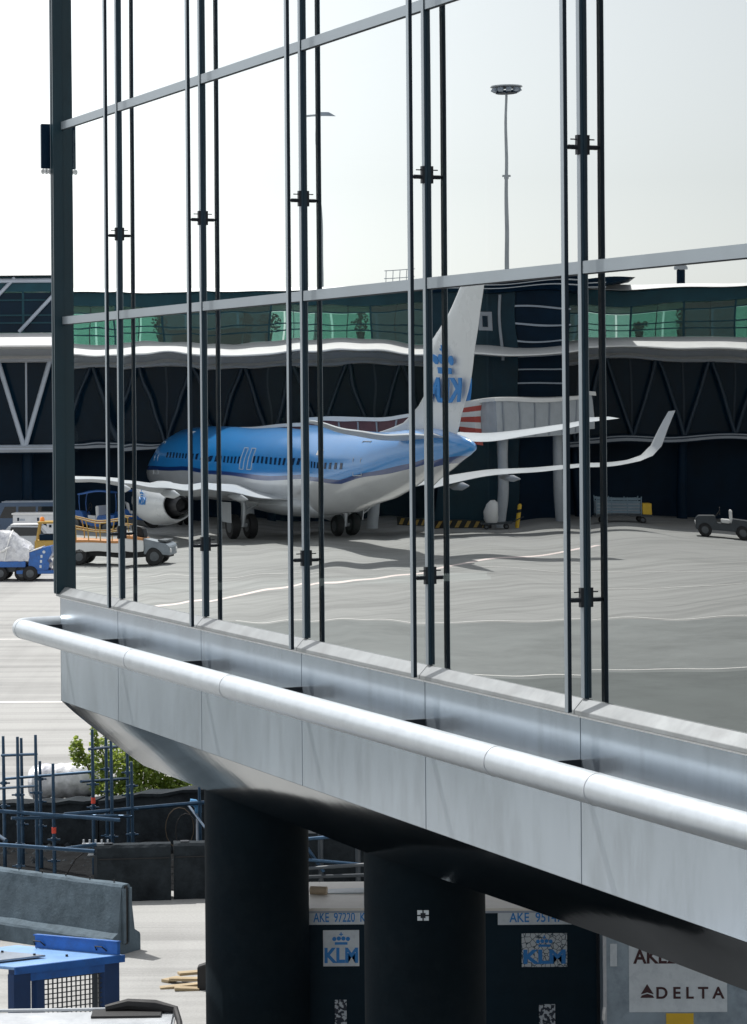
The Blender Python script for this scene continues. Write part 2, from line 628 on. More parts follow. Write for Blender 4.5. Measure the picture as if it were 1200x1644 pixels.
# darker asphalt service lane along the glass front
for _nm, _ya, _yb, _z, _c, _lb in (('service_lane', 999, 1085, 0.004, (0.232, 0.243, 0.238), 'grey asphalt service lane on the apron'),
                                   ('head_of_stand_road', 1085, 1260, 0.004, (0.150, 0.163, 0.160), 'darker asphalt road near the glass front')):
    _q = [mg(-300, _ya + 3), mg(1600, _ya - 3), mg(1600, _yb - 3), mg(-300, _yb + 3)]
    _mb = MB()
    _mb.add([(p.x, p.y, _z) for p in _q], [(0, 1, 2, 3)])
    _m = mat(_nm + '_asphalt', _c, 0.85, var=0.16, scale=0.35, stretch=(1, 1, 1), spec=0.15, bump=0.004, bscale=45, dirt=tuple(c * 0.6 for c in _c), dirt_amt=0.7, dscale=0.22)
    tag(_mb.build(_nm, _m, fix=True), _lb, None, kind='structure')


def fl2w(x, y):
    return (OX - UX * x - NX * y, OY - UY * x - NY * y)


_q = [fl2w(-6.5, -13.0), fl2w(14, -13.0), fl2w(14, -0.2), fl2w(-6.5, -0.2)]  # unseen dark sheet, added to cut ground bounce onto pipe, fascia and hull
_mb = MB()
_mb.add([(a, b, 0.008) for a, b in _q], [(0, 1, 2, 3)])
M_UNSEEN_GROUND = mat('unseen_ground_dark', (0.055, 0.06, 0.065), 0.9, var=0.2, scale=0.6, spec=0.15, bump=0.004, bscale=60)
tag(_mb.build('unseen_dark_ground', M_UNSEEN_GROUND, fix=True), 'unseen dark ground sheet added beside the glass building to cut bounced light', None, kind='structure')


def mg_(px, py):
    return mir(G(px, py))


ground_line('taxi_line', mg(120, 992), mg(960, 878), 0.42, mat('pink_white_line', (0.78, 0.66, 0.62), 0.7, var=0.12, scale=2))
ground_line('stand_line', mg(380, 998), mg(1330, 994), 0.16, M_LINE, 0.008)
ground_line('stand_line', mg(700, 1081), mg(1400, 1077), 0.13, M_LINE, 0.008)
ground_line('stand_line', mg(600, 912), mg(1300, 917), 0.14, M_LINE, 0.008)
ground_line('stand_line', mg(900, 945), mg(1300, 937), 0.14, M_LINE, 0.012)
ground_line('stand_line', mg(100, 930), mg(520, 922), 0.14, M_LINE, 0.012)
ground_line('road_line', G(-150, 1128), G(150, 1127), 0.22, M_LINE)
ground_line('road_line', G(-150, 1027), G(150, 1026), 0.16, M_LINE)

# ================================================================== GLASS BUILDING
ZS = HC - 2.114       # glass bottom
ZT2 = HC + 0.886
ZT1 = HC + 3.067
ZT0 = HC + 5.25
ZF = HC - 3.38        # fascia bottom
DEPTH = 5.5
BAY = 2.559
XC = fac(103, 515)[0]                     # glass corner at the far end
MX = [-7.617 + BAY * i for i in range(8)]  # mullions
XR = MX[-1]
bld = thing('glass_terminal', 'glass-fronted terminal building on dark columns mirroring a parked airliner', 'building', (OX, OY, 0), FROT)
EDGES = [XC] + MX

# panes: real sheets of float glass, each with its own slight waviness
random.seed(11)


def pane(x0, x1, z0, z1, amp=1.0):
    nx, nz = max(8, int((x1 - x0) / 0.065)), max(8, int((z1 - z0) / 0.065))
    modes = []
    for lx, lz, am in ((6.5, 1.9, 0.8), (4.2, 1.0, 0.44), (2.0, 1.35, 0.24), (3.2, 0.55, 0.24), (1.2, 0.5, 0.11), (1.6, 0.24, 0.035)):
        modes.append((2 * math.pi / (lx * random.uniform(0.85, 1.2)), 2 * math.pi / (lz * random.uniform(0.85, 1.2)),
                      random.uniform(0, 6.28), random.uniform(0, 6.28), am * 0.00027 * amp))
    tx, tz = random.uniform(-0.0005, 0.0005), random.uniform(-0.0008, 0.0008)
    vs, fs = [], []
    for j in range(nz + 1):
        for i in range(nx + 1):
            u, v = i / nx, j / nz
            x, z = x0 + (x1 - x0) * u, z0 + (z1 - z0) * v
            h = sum(a * math.sin(kx * x + p) * math.sin(kz * z + q) for kx, kz, p, q, a in modes)
            eu = math.exp(-u * (x1 - x0) / 0.22)      # spacer bends the rim
            er = math.exp(-(1 - u) * (x1 - x0) / 0.2)
            h += 0.00055 * eu * math.sin(z * 2.6 + modes[0][2]) + 0.00035 * er * math.sin(z * 2.3 + modes[1][2])
            h += tx * (u - 0.5) * (x1 - x0) + tz * (v - 0.5) * (z1 - z0)
            vs.append((x, h, z))
    for j in range(nz):
        for i in range(nx):
            a = j * (nx + 1) + i
            fs.append((a, a + 1, a + nx + 2, a + nx + 1))
    mb = MB()
    mb.add(vs, fs)
    o = mb.build('pane', M_GLASS, bld, fix=False)
    o.data.polygons.foreach_set('use_smooth', [True] * len(o.data.polygons))
    return o


for i in range(len(EDGES) - 1):
    for z0, z1 in ((ZS, ZT2), (ZT2, ZT1), (ZT1, ZT0)):
        pane(EDGES[i] + 0.001, EDGES[i + 1] - 0.001, z0 + 0.001, z1 - 0.001, 1.55 if z0 == ZS else 0.45)

# mullion caps, transoms, rods
mull = None
for i, x in enumerate(MX):
    if mull is None:
        mull = MB().box(-0.023, 0.023, -0.026, -0.004, ZS + 0.02, ZT0 + 0.3).box(-0.016, 0.03, -0.004, 0.10, ZS - 0.02, ZT0 + 0.3).box(-0.0225, 0.0225, -0.030, -0.0262, ZS + 0.021, ZT0 + 0.29, mi=1).build('mullion', [M_MULL, M_TRANS], bld, loc=(x, 0, 0))  # pale front strip puts the sunlit face into the mullion's colour
    else:
        inst(mull, bld, (x, 0, 0))
for i in range(len(EDGES) - 1):
    for zt in (ZT2, ZT1, ZT0):
        x0 = EDGES[i] + (0.030 if i else 0.0)
        MB().box(x0, EDGES[i + 1] - 0.025, -0.021, -0.002, zt - 0.043, zt + 0.043).box(x0, EDGES[i + 1] - 0.025, -0.006, 0.09, zt - 0.052, zt - 0.044, mi=1).build('transom', [M_TRANS, M_DARKSTEEL], bld)
RY = -0.143
ZRB = fac(668, 1088, RY)[1]
rod = None
for x in MX:
    xr = x + 0.005
    if rod is None:
        rod = MB().box(-0.0225, 0.0225, -0.014, 0.014, ZRB, ZT0 + 0.3).box(-0.022, 0.022, -0.018, -0.0142, ZRB + 0.001, ZT0 + 0.29, mi=1).build('standoff_rod', [M_ROD, M_TRANS], bld, loc=(xr, RY, 0))  # paler strip again stands for sun on the rod's front face
        r0 = rod
    else:
        r0 = inst(rod, bld, (xr, RY, 0))
    for zb in (HC + (637 - 285) / 205.0, HC - (927 - 637) / 205.0):
        mb = MB()
        mb.tube([(0, 0.0, zb), (0, 0.115, zb)], 0.011, 8)
        mb.tube([(0, 0.03, zb + 0.001), (0, 0.10, zb + 0.001)], 0.017, 8)
        mb.tube([(0, 0.05, zb + 0.055), (0, 0.115, zb + 0.055)], 0.005, 6)
        mb.box(-0.018, 0.018, 0.095, 0.118, zb - 0.05, zb + 0.085)
        mb.build('bracket', M_DARKSTEEL, r0)

# corner post at the far end: ribbed profile
zb, zt = ZS - 0.06, ZT0 + 0.3
pf = MB()
pf.box(XC - 0.095, XC - 0.062, -0.112, 0.12, zb, zt)
pf.box(XC - 0.062, XC - 0.034, -0.092, 0.12, zb, zt)
pf.box(XC - 0.034, XC - 0.002, -0.112, 0.12, zb, zt)
pf.build('corner_post', M_POST, bld)
MB().box(XC - 0.103, XC - 0.097, -0.115, 0.12, zb + 0.01, zt - 0.01).build('post_trim', M_TRANS, bld)
# dark box beside the corner with a row of pale rings under it
jb = MB().box(XC - 0.20, XC - 0.15, -0.20, 0.02, HC + 2.60, HC + 3.10).build('junction_box', M_NAVY, bld, bevel=0.006)
for k in range(6):
    n = 12
    cy = -0.19 + 0.042 * k
    pts = [(XC - 0.14, cy + 0.016 * math.cos(2 * math.pi * q / n), HC + 2.565 + 0.024 * math.sin(2 * math.pi * q / n)) for q in range(n + 1)]
    MB().tube(pts, 0.009, 6, caps=False).build('fixing_ring', M_WHITE, jb, smooth=True)
MB().box(XC - 0.19, XC - 0.155, -0.20, 0.02, HC + 2.555, HC + 2.585).build('ring_rail', M_GREY, jb)

# sill flashing, one length to a bay
for i in range(len(EDGES) - 1):
    x0, x1 = EDGES[i] + (-0.02 if i else -0.12), EDGES[i + 1] - 0.028
    pr = [(-0.002, ZS + 0.012), (-0.012, ZS + 0.014), (-0.085, ZS - 0.062), (-0.085, ZS - 0.092), (-0.070, ZS - 0.092), (-0.002, ZS - 0.03)]
    MB().prism(pr, x0, x1, 'x').build('sill_flashing', M_FLASH, bld, bevel=0.002)
# fascia panels
EDG2 = [XC - 0.06] + MX
PY = -0.05
for i in range(len(EDG2) - 1):
    o = MB().box(EDG2[i] + 0.004, EDG2[i + 1] - 0.004, PY, PY + 0.03, ZF, ZS - 0.098).build('fascia_panel', M_PANEL, bld, bevel=0.003)
    MB().box(EDG2[i] + 0.004, EDG2[i + 1] - 0.004, PY - 0.012, PY - 0.001, ZS - 0.110, ZS - 0.099).build('drip_edge', M_WHITE, o)
# the fascia turns the corner and runs along the end
cr = []
for k in range(7):
    a = math.pi / 2 * k / 6
    cr.append((XC - 0.06 - 0.09 * math.sin(a), PY + 0.09 - 0.09 * math.cos(a)))
XE = XC - 0.15
mb = MB()
pl = cr + [(XE, DEPTH)]
vs = []
for (x, y) in pl:
    vs += [(x, y, ZF), (x, y, ZS - 0.098)]
mb.add(vs, [(2 * i, 2 * i + 2, 2 * i + 3, 2 * i + 1) for i in range(len(pl) - 1)])
mb.build('end_fascia', M_PANEL, bld, smooth=True)
MB().box(EDG2[0] - 0.10, XR, PY + 0.05, DEPTH, ZF + 0.02, ZS - 0.10).build('floor_deck', M_INTER, bld)

# boat-shaped underside: slopes in at 45 degrees from the fascia
K = 0.65
NSEG = 60
mb = MB()
vs, fs = [], []
xs = [XE + 0.09 + (XR - XE - 0.09) * i / NSEG for i in range(NSEG + 1)]
NR = 6
rows = []
for r in range(NR + 1):
    t = r / NR
    off = K * t
    drop = K * (t ** 0.92)
    row = []
    kt = lambda xx: 1.0 - 0.11 * min(1.0, max(0.0, (xx + 2.5) / 4.0))
    row.append((XE + off * 0.9, DEPTH - 0.02, ZF - drop))
    row.append((XE + off * 0.9, 2.5, ZF - drop))
    for k in range(7):
        a = math.pi / 2 * (1 - k / 6)
        rr = 0.09 + 0.35 * t
        row.append((XE + off * 0.9 + rr - rr * math.sin(a), PY + off + rr - rr * math.cos(a), ZF - drop))
    for x in xs[1:]:
        if x > row[-1][0] + 0.05:
            pass
        row.append((max(x, row[-1][0] + 0.002), PY + off, ZF - drop * kt(x)))
    rows.append(row)
n = len(rows[0])
vs = [p for row in rows for p in row]
for r in range(NR):
    for i in range(n - 1):
        fs.append((r * n + i, r * n + i + 1, (r + 1) * n + i + 1, (r + 1) * n + i))
mb.add(vs, fs)
mb.build('hull_underside', M_HULL, bld, smooth=True)
MB().box(XE + K * 0.9 + 0.05, XR, PY + K + 0.02, DEPTH - 0.02, ZF - K * 0.89 + 0.005, ZF - K * 0.89 + 0.06).build('soffit', M_DARKSTEEL, bld)

# steel bumper pipe in front of the fascia, wrapping round the far end
PE = -0.45
ZP = HC - 2.566
R0 = 0.108
path = [(XR, PE, ZP)]
xj = XC - 0.20
nst = 26
for k in range(1, nst + 1):
    path.append((XR + (xj - XR) * k / nst, PE, ZP))
for k in range(1, 8):
    a = math.pi / 2 * k / 7
    path.append((xj - 0.26 * math.sin(a), PE + 0.26 - 0.26 * math.cos(a), ZP))
path.append((xj - 0.26, 1.2, ZP))
path.append((xj - 0.26, DEPTH, ZP))
pipe = MB().tube(path, R0, 28).build('bumper_pipe', M_PIPE, bld, smooth=True)
for x in (xj + 0.05, -5.9, -3.2, fac(799, 1235, PE)[0], 3.6):
    MB().tube([(x - 0.006, PE, ZP), (x + 0.006, PE, ZP)], R0 + 0.003, 28).build('weld_seam', M_GREY, pipe, smooth=True)
for x in [XC - 0.02] + MX:
    mb = MB()
    mb.add([(x - 0.012, PY + 0.002, ZP + 0.05), (x + 0.012, PY + 0.002, ZP + 0.05), (x + 0.012, PE + 0.05, ZP + 0.05), (x - 0.012, PE + 0.05, ZP + 0.05),
            (x - 0.012, PY + 0.002, ZP - 0.06), (x + 0.012, PY + 0.002, ZP - 0.06), (x + 0.012, PE + 0.05, ZP - 0.06), (x - 0.012, PE + 0.05, ZP - 0.06)],
           [(0, 1, 2, 3), (7, 6, 5, 4), (0, 4, 5, 1), (1, 5, 6, 2), (2, 6, 7, 3), (3, 7, 4, 0)])
    mb.build('pipe_bracket', M_DARKSTEEL, bld)

# columns
CY = 1.15
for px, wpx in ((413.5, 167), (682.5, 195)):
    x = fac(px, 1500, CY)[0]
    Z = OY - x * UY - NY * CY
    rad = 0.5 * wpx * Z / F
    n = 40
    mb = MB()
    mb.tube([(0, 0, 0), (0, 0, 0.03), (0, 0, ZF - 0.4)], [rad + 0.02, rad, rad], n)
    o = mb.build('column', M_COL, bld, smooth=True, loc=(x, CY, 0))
    if px > 600:
        # little four-arrow sticker facing the camera
        ang = math.atan2(-(OY - x * UY - NY * CY), -(OX - x * UX - NX * CY)) - FROT
        ang += math.radians(-1.5)
        zc = W(677, 1470, Z - rad)[2]
        c, s = math.cos(ang), math.sin(ang)
        Mx = frame((c * (rad + 0.001), s * (rad + 0.001), zc), (-s, c, 0), (0, 0, 1))
        MB().box(-0.05, 0.05, -0.045, 0.045, 0, 0.004, M=Mx).build('column_sticker', M_PLATE, o)
        mm = MB()
        mm.box(-0.05, 0.05, -0.006, 0.006, 0.004, 0.007, M=Mx)
        mm.box(-0.006, 0.006, -0.045, 0.045, 0.004, 0.0065, M=Mx)
        mm.box(-0.022, 0.022, -0.022, 0.022, 0.004, 0.006, M=Mx)
        mm.build('sticker_print', M_DARKSTEEL, o)
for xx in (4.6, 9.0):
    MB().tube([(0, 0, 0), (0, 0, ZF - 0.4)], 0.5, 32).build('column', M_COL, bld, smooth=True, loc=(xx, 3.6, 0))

# rest of the shell
MB().box(XC - 0.1, XR, DEPTH - 0.15, DEPTH, ZF, ZT0 + 0.3).build('rear_wall', M_INTER, bld)
MB().box(XR, XR + 0.15, -0.03, DEPTH, ZF - K + 0.1, ZT0 + 0.3).build('end_wall', M_NAVY, bld)
MB().box(XC - 0.25, XR + 0.3, -0.12, DEPTH + 0.1, ZT0 + 0.32, ZT0 + 0.75).build('roof', M_GREY, bld)
MB().box(XC, XR - 0.02, 0.14, DEPTH - 0.17, ZT2 + 1.9, ZT2 + 2.05).build('ceiling_slab', M_INTER, bld)
for k in range(2):
    y0 = 0.14 + k * 2.6
    MB().box(XC - 0.06, XC - 0.04, y0 + 0.03, y0 + 2.55, ZS, ZT0).build('end_pane', M_GLASS, bld)
    MB().box(XC - 0.10, XC - 0.01, y0 + 2.56, y0 + 2.62, ZS - 0.05, ZT0 + 0.3).build('end_mullion', M_MULL, bld)

# ================================================================== PIERS (glazed gallery above a trussed level)
def pier(root, L, x0, bays=3.0, truss=True, depth=14.0, gallery='GDGDGPDPDDGPDDGGDPGPDPG', truss_mat=M_STEELB):
    """local x along the front, y away from the apron, z up"""
    nb = int(L / bays)
    # ground level: recessed wall, columns
    MB().box(x0, x0 + L, 3.2, depth - 1, 0.0, 4.1).build('ground_floor_wall', M_NAVY, root)
    c0 = None
    for k in range(nb // 2 + 1):
        x = x0 + k * bays * 2
        if c0 is None:
            c0 = MB().tube([(0, 0, 0), (0, 0, 4.15)], 0.3, 14).build('support_column', M_NAVY, root, smooth=True, loc=(x, 1.4, 0))
        else:
            inst(c0, root, (x, 1.4, 0))
    MB().box(x0, x0 + L, 0.2, depth, 4.15, 4.55).box(x0, x0 + L, 0.06, 0.2, 4.22, 4.50, mi=1).build('lower_slab', [M_NAVY, M_BAND2], root)
    # dark glazed level
    p0 = m0 = None
    for k in range(nb):
        x = x0 + k * bays
        if p0 is None:
            p0 = MB().box(0.05, bays - 0.05, 0.0, 0.04, 4.56, 8.7).build('dark_pane', M_DGLASS, root, loc=(x, 1.1, 0))
            m0 = MB().box(-0.05, 0.05, -0.06, 0.1, 4.56, 8.7).build('glazing_bar', truss_mat, root, loc=(x, 1.1, 0))
        else:
            inst(p0, root, (x, 1.1, 0))
            inst(m0, root, (x, 1.1, 0))
    MB().box(x0, x0 + L, 1.3, 1.5, 4.56, 8.7).build('inner_wall', M_NAVY, root)
    # truss
    if truss:
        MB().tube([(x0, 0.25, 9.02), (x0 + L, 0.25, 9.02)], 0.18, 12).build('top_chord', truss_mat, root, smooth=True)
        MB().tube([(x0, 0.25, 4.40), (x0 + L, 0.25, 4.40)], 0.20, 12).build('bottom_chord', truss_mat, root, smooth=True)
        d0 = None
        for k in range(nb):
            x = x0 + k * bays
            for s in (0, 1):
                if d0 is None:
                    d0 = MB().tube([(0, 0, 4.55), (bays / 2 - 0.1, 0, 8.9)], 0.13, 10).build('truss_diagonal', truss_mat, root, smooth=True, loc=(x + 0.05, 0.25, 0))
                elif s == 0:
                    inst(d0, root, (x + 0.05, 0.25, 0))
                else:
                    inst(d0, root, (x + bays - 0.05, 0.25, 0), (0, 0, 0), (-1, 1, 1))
    # bands
    MB().prism([(-6.5, 9.35), (-6.5, 9.42), (-0.05, 10.15), (depth, 10.15), (depth, 9.35)], x0, x0 + L, 'x').build('white_band', M_WHITE, root)
    MB().box(x0, x0 + L, -0.15, depth - 0.1, 8.72, 9.345).build('grey_band', M_BAND2, root)
    MB().prism([(-0.75, 8.86), (-0.152, 9.02), (-0.152, 8.86)], x0, x0 + L, 'x').build('ledge', M_WHITE, root)
    # green gallery, glazed on both sides
    f0, b0, u0 = {}, None, None
    mats = {'G': M_GREEN, 'P': M_GREENP, 'D': M_GREEND, 'K': M_DGLASS}
    for k in range(nb):
        x = x0 + k * bays
        c = gallery[k % len(gallery)]
        if c not in f0:
            f0[c] = MB().box(0.06, bays - 0.06, 0, 0.02, 10.16, 12.15).build('gallery_pane', mats[c], root, loc=(x, 0.1, 0))
        else:
            inst(f0[c], root, (x, 0.1, 0))
        if b0 is None:
            b0 = MB().box(0.06, bays - 0.06, 0, 0.02, 10.16, 12.15).build('rear_pane', M_GREEN, root, loc=(x, depth - 0.3, 0))
            u0 = MB().box(-0.06, 0.06, -0.03, 0.08, 10.16, 12.2).build('gallery_post', M_TEAL, root, loc=(x, 0.1, 0))
        else:
            inst(b0, root, (x, depth - 0.3, 0))
            inst(u0, root, (x, 0.1, 0))
        inst(u0, root, (x + bays * 0.5, 0.12, 0), (0, 0, 0), (0.45, 0.6, 1))
    for z in (10.62, 11.0, 11.75):
        MB().box(x0, x0 + L, 0.02, 0.09, z, z + 0.07).build('gallery_rail', M_TEAL, root)
    MB().box(x0, x0 + L, 0.0, depth - 0.1, 12.2, 12.95).build('spandrel', M_TEAL, root)
    MB().box(x0, x0 + L, -0.25, depth + 0.3, 13.0, 13.2).prism([(-0.9, 12.98), (-0.252, 13.2), (-0.252, 12.98)], x0, x0 + L, 'x', mi=1).build('roof', [M_GREY, M_WHITE], root)


# reflected pier: stands across the apron, facing the glass
pv = Vector((-3.0, 151.0, 0))
px_axis = mdir(Vector((1, -0.03, 0)).normalized())
pr = thing('pier_building', 'long terminal pier with green glazed gallery and white band, mirrored behind the airliner', 'building', mir(pv), math.atan2(-px_axis.y, -px_axis.x))
pier(pr, 66.0, -33.0, truss_mat=mat('shaded_truss_paint', (0.007, 0.022, 0.042), 0.45, 0.2, var=0.1, scale=1))  # shade under the overhang is put into the truss and bar colour
pr.scale = (1, 1, 1.03)


def pl(px, y=0.0):
    """local x on the reflected pier for a photo column"""
    return -((px - 600.0) / F * (151.0 + y) + 3.0)


def pz(px, py, Z=151.0):
    return HC + ray(px, py)[1] * Z


# roof furniture and dark things inside the gallery
vent = thing('roof_vent', 'dark cylindrical vent stack on the pier roof, mirrored at right', 'vent', pr.matrix_world @ Vector((0, 0, 0)))
pr_m = Matrix.Translation(pr.location) @ Matrix.Rotation(pr.rotation_euler[2], 4, 'Z') @ Matrix.Diagonal((1, 1, 1.03, 1))
vent.location = pr_m @ Vector((pl(1102), 3.0, 13.2))
MB().tube([(0, 0, 0), (0, 0, 0.95)], 0.26, 16).build('stack', M_NAVY, vent, smooth=True)
MB().tube([(0, 0, 0.98), (0, 0, 1.12), (0, 0, 1.35), (0, 0, 1.42)], [0.42, 0.42, 0.25, 0.05], 16).build('cowl', M_GREY, vent, smooth=True)
for k in range(4):
    a = k * math.pi / 2
    MB().box(0.22 * math.cos(a) - 0.02, 0.22 * math.cos(a) + 0.02, 0.22 * math.sin(a) - 0.02, 0.22 * math.sin(a) + 0.02, 0.9, 1.0).build('cowl_stay', M_NAVY, vent)
rl = thing('roof_railing', 'thin steel guard railing on the pier roof, mirrored above the airliner tail', 'railing', pr_m @ Vector((pl(640), 2.0, 13.2)), pr.rotation_euler[2])
for k in range(5):
    MB().tube([(-0.8 + 0.4 * k, 0, 0), (-0.8 + 0.4 * k, 0, 1.0)], 0.025, 6).build('post', M_GREY, rl)
for z in (0.55, 1.0):
    MB().tube([(-0.9, 0, z), (0.9, 0, z)], 0.025, 6).build('rail', M_GREY, rl)


def gallery_plant(px, h, wd, label):
    t = thing('potted_plant', label, 'plant', pr_m @ Vector((pl(px), 1.2, 10.155)), 0, 'plants inside the green gallery')
    MB().tube([(0, 0, 0), (0, 0, 0.45)], [0.2, 0.28], 12).build('pot', M_NAVY, t, smooth=True)
    MB().tube([(0, 0, 0.4), (0.02, 0, h * 0.7)], 0.04, 6).build('stem', M_BARK, t)
    mb = MB()
    for k in range(160):
        a, z = random.uniform(0, 6.28), random.uniform(0.5, h)
        r = random.uniform(0, wd) * (1 - abs(z / h - 0.6) * 0.9)
        p = Vector((r * math.cos(a), r * math.sin(a), z))
        u = Vector((random.uniform(-1, 1), random.uniform(-1, 1), random.uniform(-1, 1))).normalized() * 0.12
        v = u.cross(Vector((random.uniform(-1, 1), random.uniform(-1, 1), 0.3))).normalized() * 0.07
        mb.add([p - u, p + v, p + u, p - v], [(0, 1, 2, 3)])
    mb.build('foliage', mat('dark_indoor_leaf', (0.02, 0.05, 0.03), 0.6, var=0.3), t, fix=False)


for px, h, wd, lb in ((258, 1.7, 0.5, 'dark potted plant seen through green gallery glass above the airliner nose'),
                      (393, 1.8, 0.45, 'narrow dark potted plant in green gallery above the airliner windows'),
                      (430, 1.5, 0.9, 'wide dark potted plant in green gallery above the airliner fuselage'),
                      (580, 1.7, 0.6, 'dark potted plant in green gallery left of the tail fin'),
                      (1100, 1.8, 0.35, 'slim dark potted plant in green gallery at the right, below the roof vent'),
                      (1035, 1.1, 0.6, 'low dark potted plant in green gallery beside the dark tower')):
    gallery_plant(px, h, wd, lb)
cb = thing('departure_kiosk', 'dark kiosk with white canopy inside the green gallery, mirrored at left', 'kiosk', pr_m @ Vector((pl(330), 0.9, 10.155)), pr.rotation_euler[2])
MB().box(-1.9, 1.9, 0, 1.2, 0, 0.62).build('counter', M_NAVY, cb)
MB().box(-2.1, 2.1, -0.15, 1.35, 0.625, 0.80).build('canopy', M_WHITE, cb)

# dark stair tower in front of the pier
tw = thing('stair_tower', 'dark blue louvred stair tower with flared roof, mirrored right of the tail fin', 'tower', pr_m @ Vector((pl(803), -2.6, 0)), pr.rotation_euler[2])
MB().box(-1.0, 3.9, 0, 2.4, 0.0, 13.1).build('wall', mat('tower_panel', (0.008, 0.032, 0.05), 0.3, 0.0, var=0.3, scale=0.5, spec=0.15), tw)
MB().box(-3.7, -1.02, 0.15, 2.4, 0.0, 13.1).build('louvre_bay', M_NAVY, tw)
for z in [5.2 + 0.88 * k for k in range(9)]:
    MB().box(-3.75, -1.0, 0.0, 0.14, z, z + 0.09).build('louvre_slat', M_STEELB, tw)
fl = MB()
fl.hexa([(-4.4, -0.5, 13.12), (4.1, -0.5, 13.12), (4.1, 3, 13.12), (-4.4, 3, 13.12)], [(-7.6, -1.4, 13.75), (4.5, -1.4, 13.75), (4.5, 4, 13.75), (-7.6, 4, 13.75)])
fl.build('flared_roof', M_NAVY, tw)
for z in (13.3, 13.5):
    MB().box(-6.2, 4.3, -1.30, -1.24, z, z + 0.05).build('roof_line', M_GREY, tw)
MB().box(0.35, 1.2, -0.05, 0.0, 10.9, 12.0).build('window', M_BAND2, tw)
MB().box(0.62, 0.95, -0.09, -0.052, 11.1, 11.75).build('pane', M_DGLASS, tw)
MB().tube([(-0.1, -0.12, 9.4), (-0.1, -0.12, 13.0)], 0.09, 8).build('drain_pipe', M_BAND2, tw)


# boarding bridges
def bridge(name, label, a, b, hgt, wall, roofm, wid=2.6):
    """a, b: virtual (px, py bottom, Z) ends"""
    A = mir(W(*a)); B = mir(W(*b))
    t = thing(name, label, 'boarding bridge', (A.x, A.y, 0), math.atan2(B.y - A.y, B.x - A.x))
    L = math.hypot(B.x - A.x, B.y - A.y)
    za, zb = A.z, B.z
    h = wid / 2
    MB().hexa([(0, -h, za), (L, -h, zb), (L, h, zb), (0, h, za)], [(0, -h, za + hgt), (L, -h, zb + hgt), (L, h, zb + hgt), (0, h, za + hgt)]).build('tunnel', wall, t)
    MB().hexa([(-0.2, -h - 0.12, za + hgt + .002), (L + .2, -h - 0.12, zb + hgt + .002), (L + .2, h + 0.12, zb + hgt + .002), (-0.2, h + 0.12, za + hgt + .002)],
              [(-0.2, -h - 0.12, za + hgt + 0.2), (L + .2, -h - 0.12, zb + hgt + 0.2), (L + .2, h + 0.12, zb + hgt + 0.2), (-0.2, h + 0.12, za + hgt + 0.2)]).build('roof', roofm, t)
    nr = int(L / 1.1)
    r0 = None
    for s in (-1, 1):
        for k in range(nr):
            x = 0.4 + k * 1.1
            z = za + (zb - za) * x / L
            o = MB().box(-0.04, 0.04, -0.03, 0.03, 0.06, hgt - 0.04) if r0 is None else None
            if r0 is None:
                r0 = o.build('wall_rib', M_BAND2, t, loc=(x, s * (h + 0.032), z))
            else:
                inst(r0, t, (x, s * (h + 0.032), z))
    for x in (L * 0.2, L * 0.8):
        z = za + (zb - za) * x / L
        MB().tube([(x, 0, 0), (x, 0, z)], 0.3, 14).build('leg', M_GREY, t, smooth=True)
    return t, L, za, zb


bridge('boarding_bridge', 'white-roofed boarding bridge with faded red wall, mirrored behind the blue fuselage', (330, 722, 147), (672, 692, 141), 0.85, M_REDP, M_WHITE)
t, L, za, zb = bridge('boarding_bridge', 'grey boarding bridge with red and white chequered end, mirrored right of the tail fin', (775, 700, 142), (930, 692, 146), 1.75, M_GREY, M_WHITE)
for k in range(8):
    MB().box(-0.40, -0.02, -1.35, 0.1, za - 0.35 + k * 0.28, za - 0.352 + (k + 1) * 0.28).build('chequer_block', M_WHITE if k % 2 else mat('chequer_red', (0.5, 0.09, 0.07), 0.5), t)

# light mast and lamp post
lm = thing('floodlight_mast', 'tall grey apron floodlight mast with flat head of lamps, mirrored against the sky', 'light mast', mir(Vector(((817 - 600) / F * 176, 176, 0))), 0.4)
ztop = HC + (636 - 150) / F * 176
MB().tube([(0, 0, 0), (0, 0, ztop * 0.5), (0, 0, ztop)], [0.28, 0.17, 0.085], 14).build('mast', M_GREY, lm, smooth=True)
MB().tube([(0, 0, ztop * 0.79), (0, 0, ztop * 0.8)], [0.16, 0.16], 12).box(-0.3, 0.3, -0.05, 0.05, ztop * 0.795, ztop * 0.80).build('mast_collar', M_GREY, lm)
MB().tube([(0, 0, ztop), (0, 0, ztop + 0.12)], [0.75, 0.75], 20).build('head_ring', M_NAVY, lm)
MB().tube([(0, 0, ztop + 0.42), (0, 0, ztop + 0.50)], [1.1, 1.05], 20).build('head_cover', M_GREY, lm)
for k in range(10):
    a = 2 * math.pi * k / 10
    Mx = Matrix.Translation((0.92 * math.cos(a), 0.92 * math.sin(a), ztop + 0.16)) @ Matrix.Rotation(a, 4, 'Z') @ Matrix.Rotation(-0.5, 4, 'Y')
    MB().box(-0.12, 0.12, -0.17, 0.17, -0.05, 0.16, M=Mx).build('floodlight', M_STEELB, lm)
lp = thing('lamp_post', 'slender lamp post with slanted lamp head, mirrored beside a mullion', 'lamp post', mir(Vector(((514 - 600) / F * 172, 172, 0))), 0.0)
zt2 = HC + (638 - 186) / F * 172
MB().tube([(0, 0, 0), (0, 0, zt2)], [0.12, 0.05], 10).build('pole', M_GREY, lp, smooth=True)
hd = mdir(Vector((1, 0, 0)))
Mx = Matrix.Rotation(math.atan2(hd.y, hd.x), 4, 'Z') @ Matrix.Translation((0.1, 0, zt2))
mbh = MB()
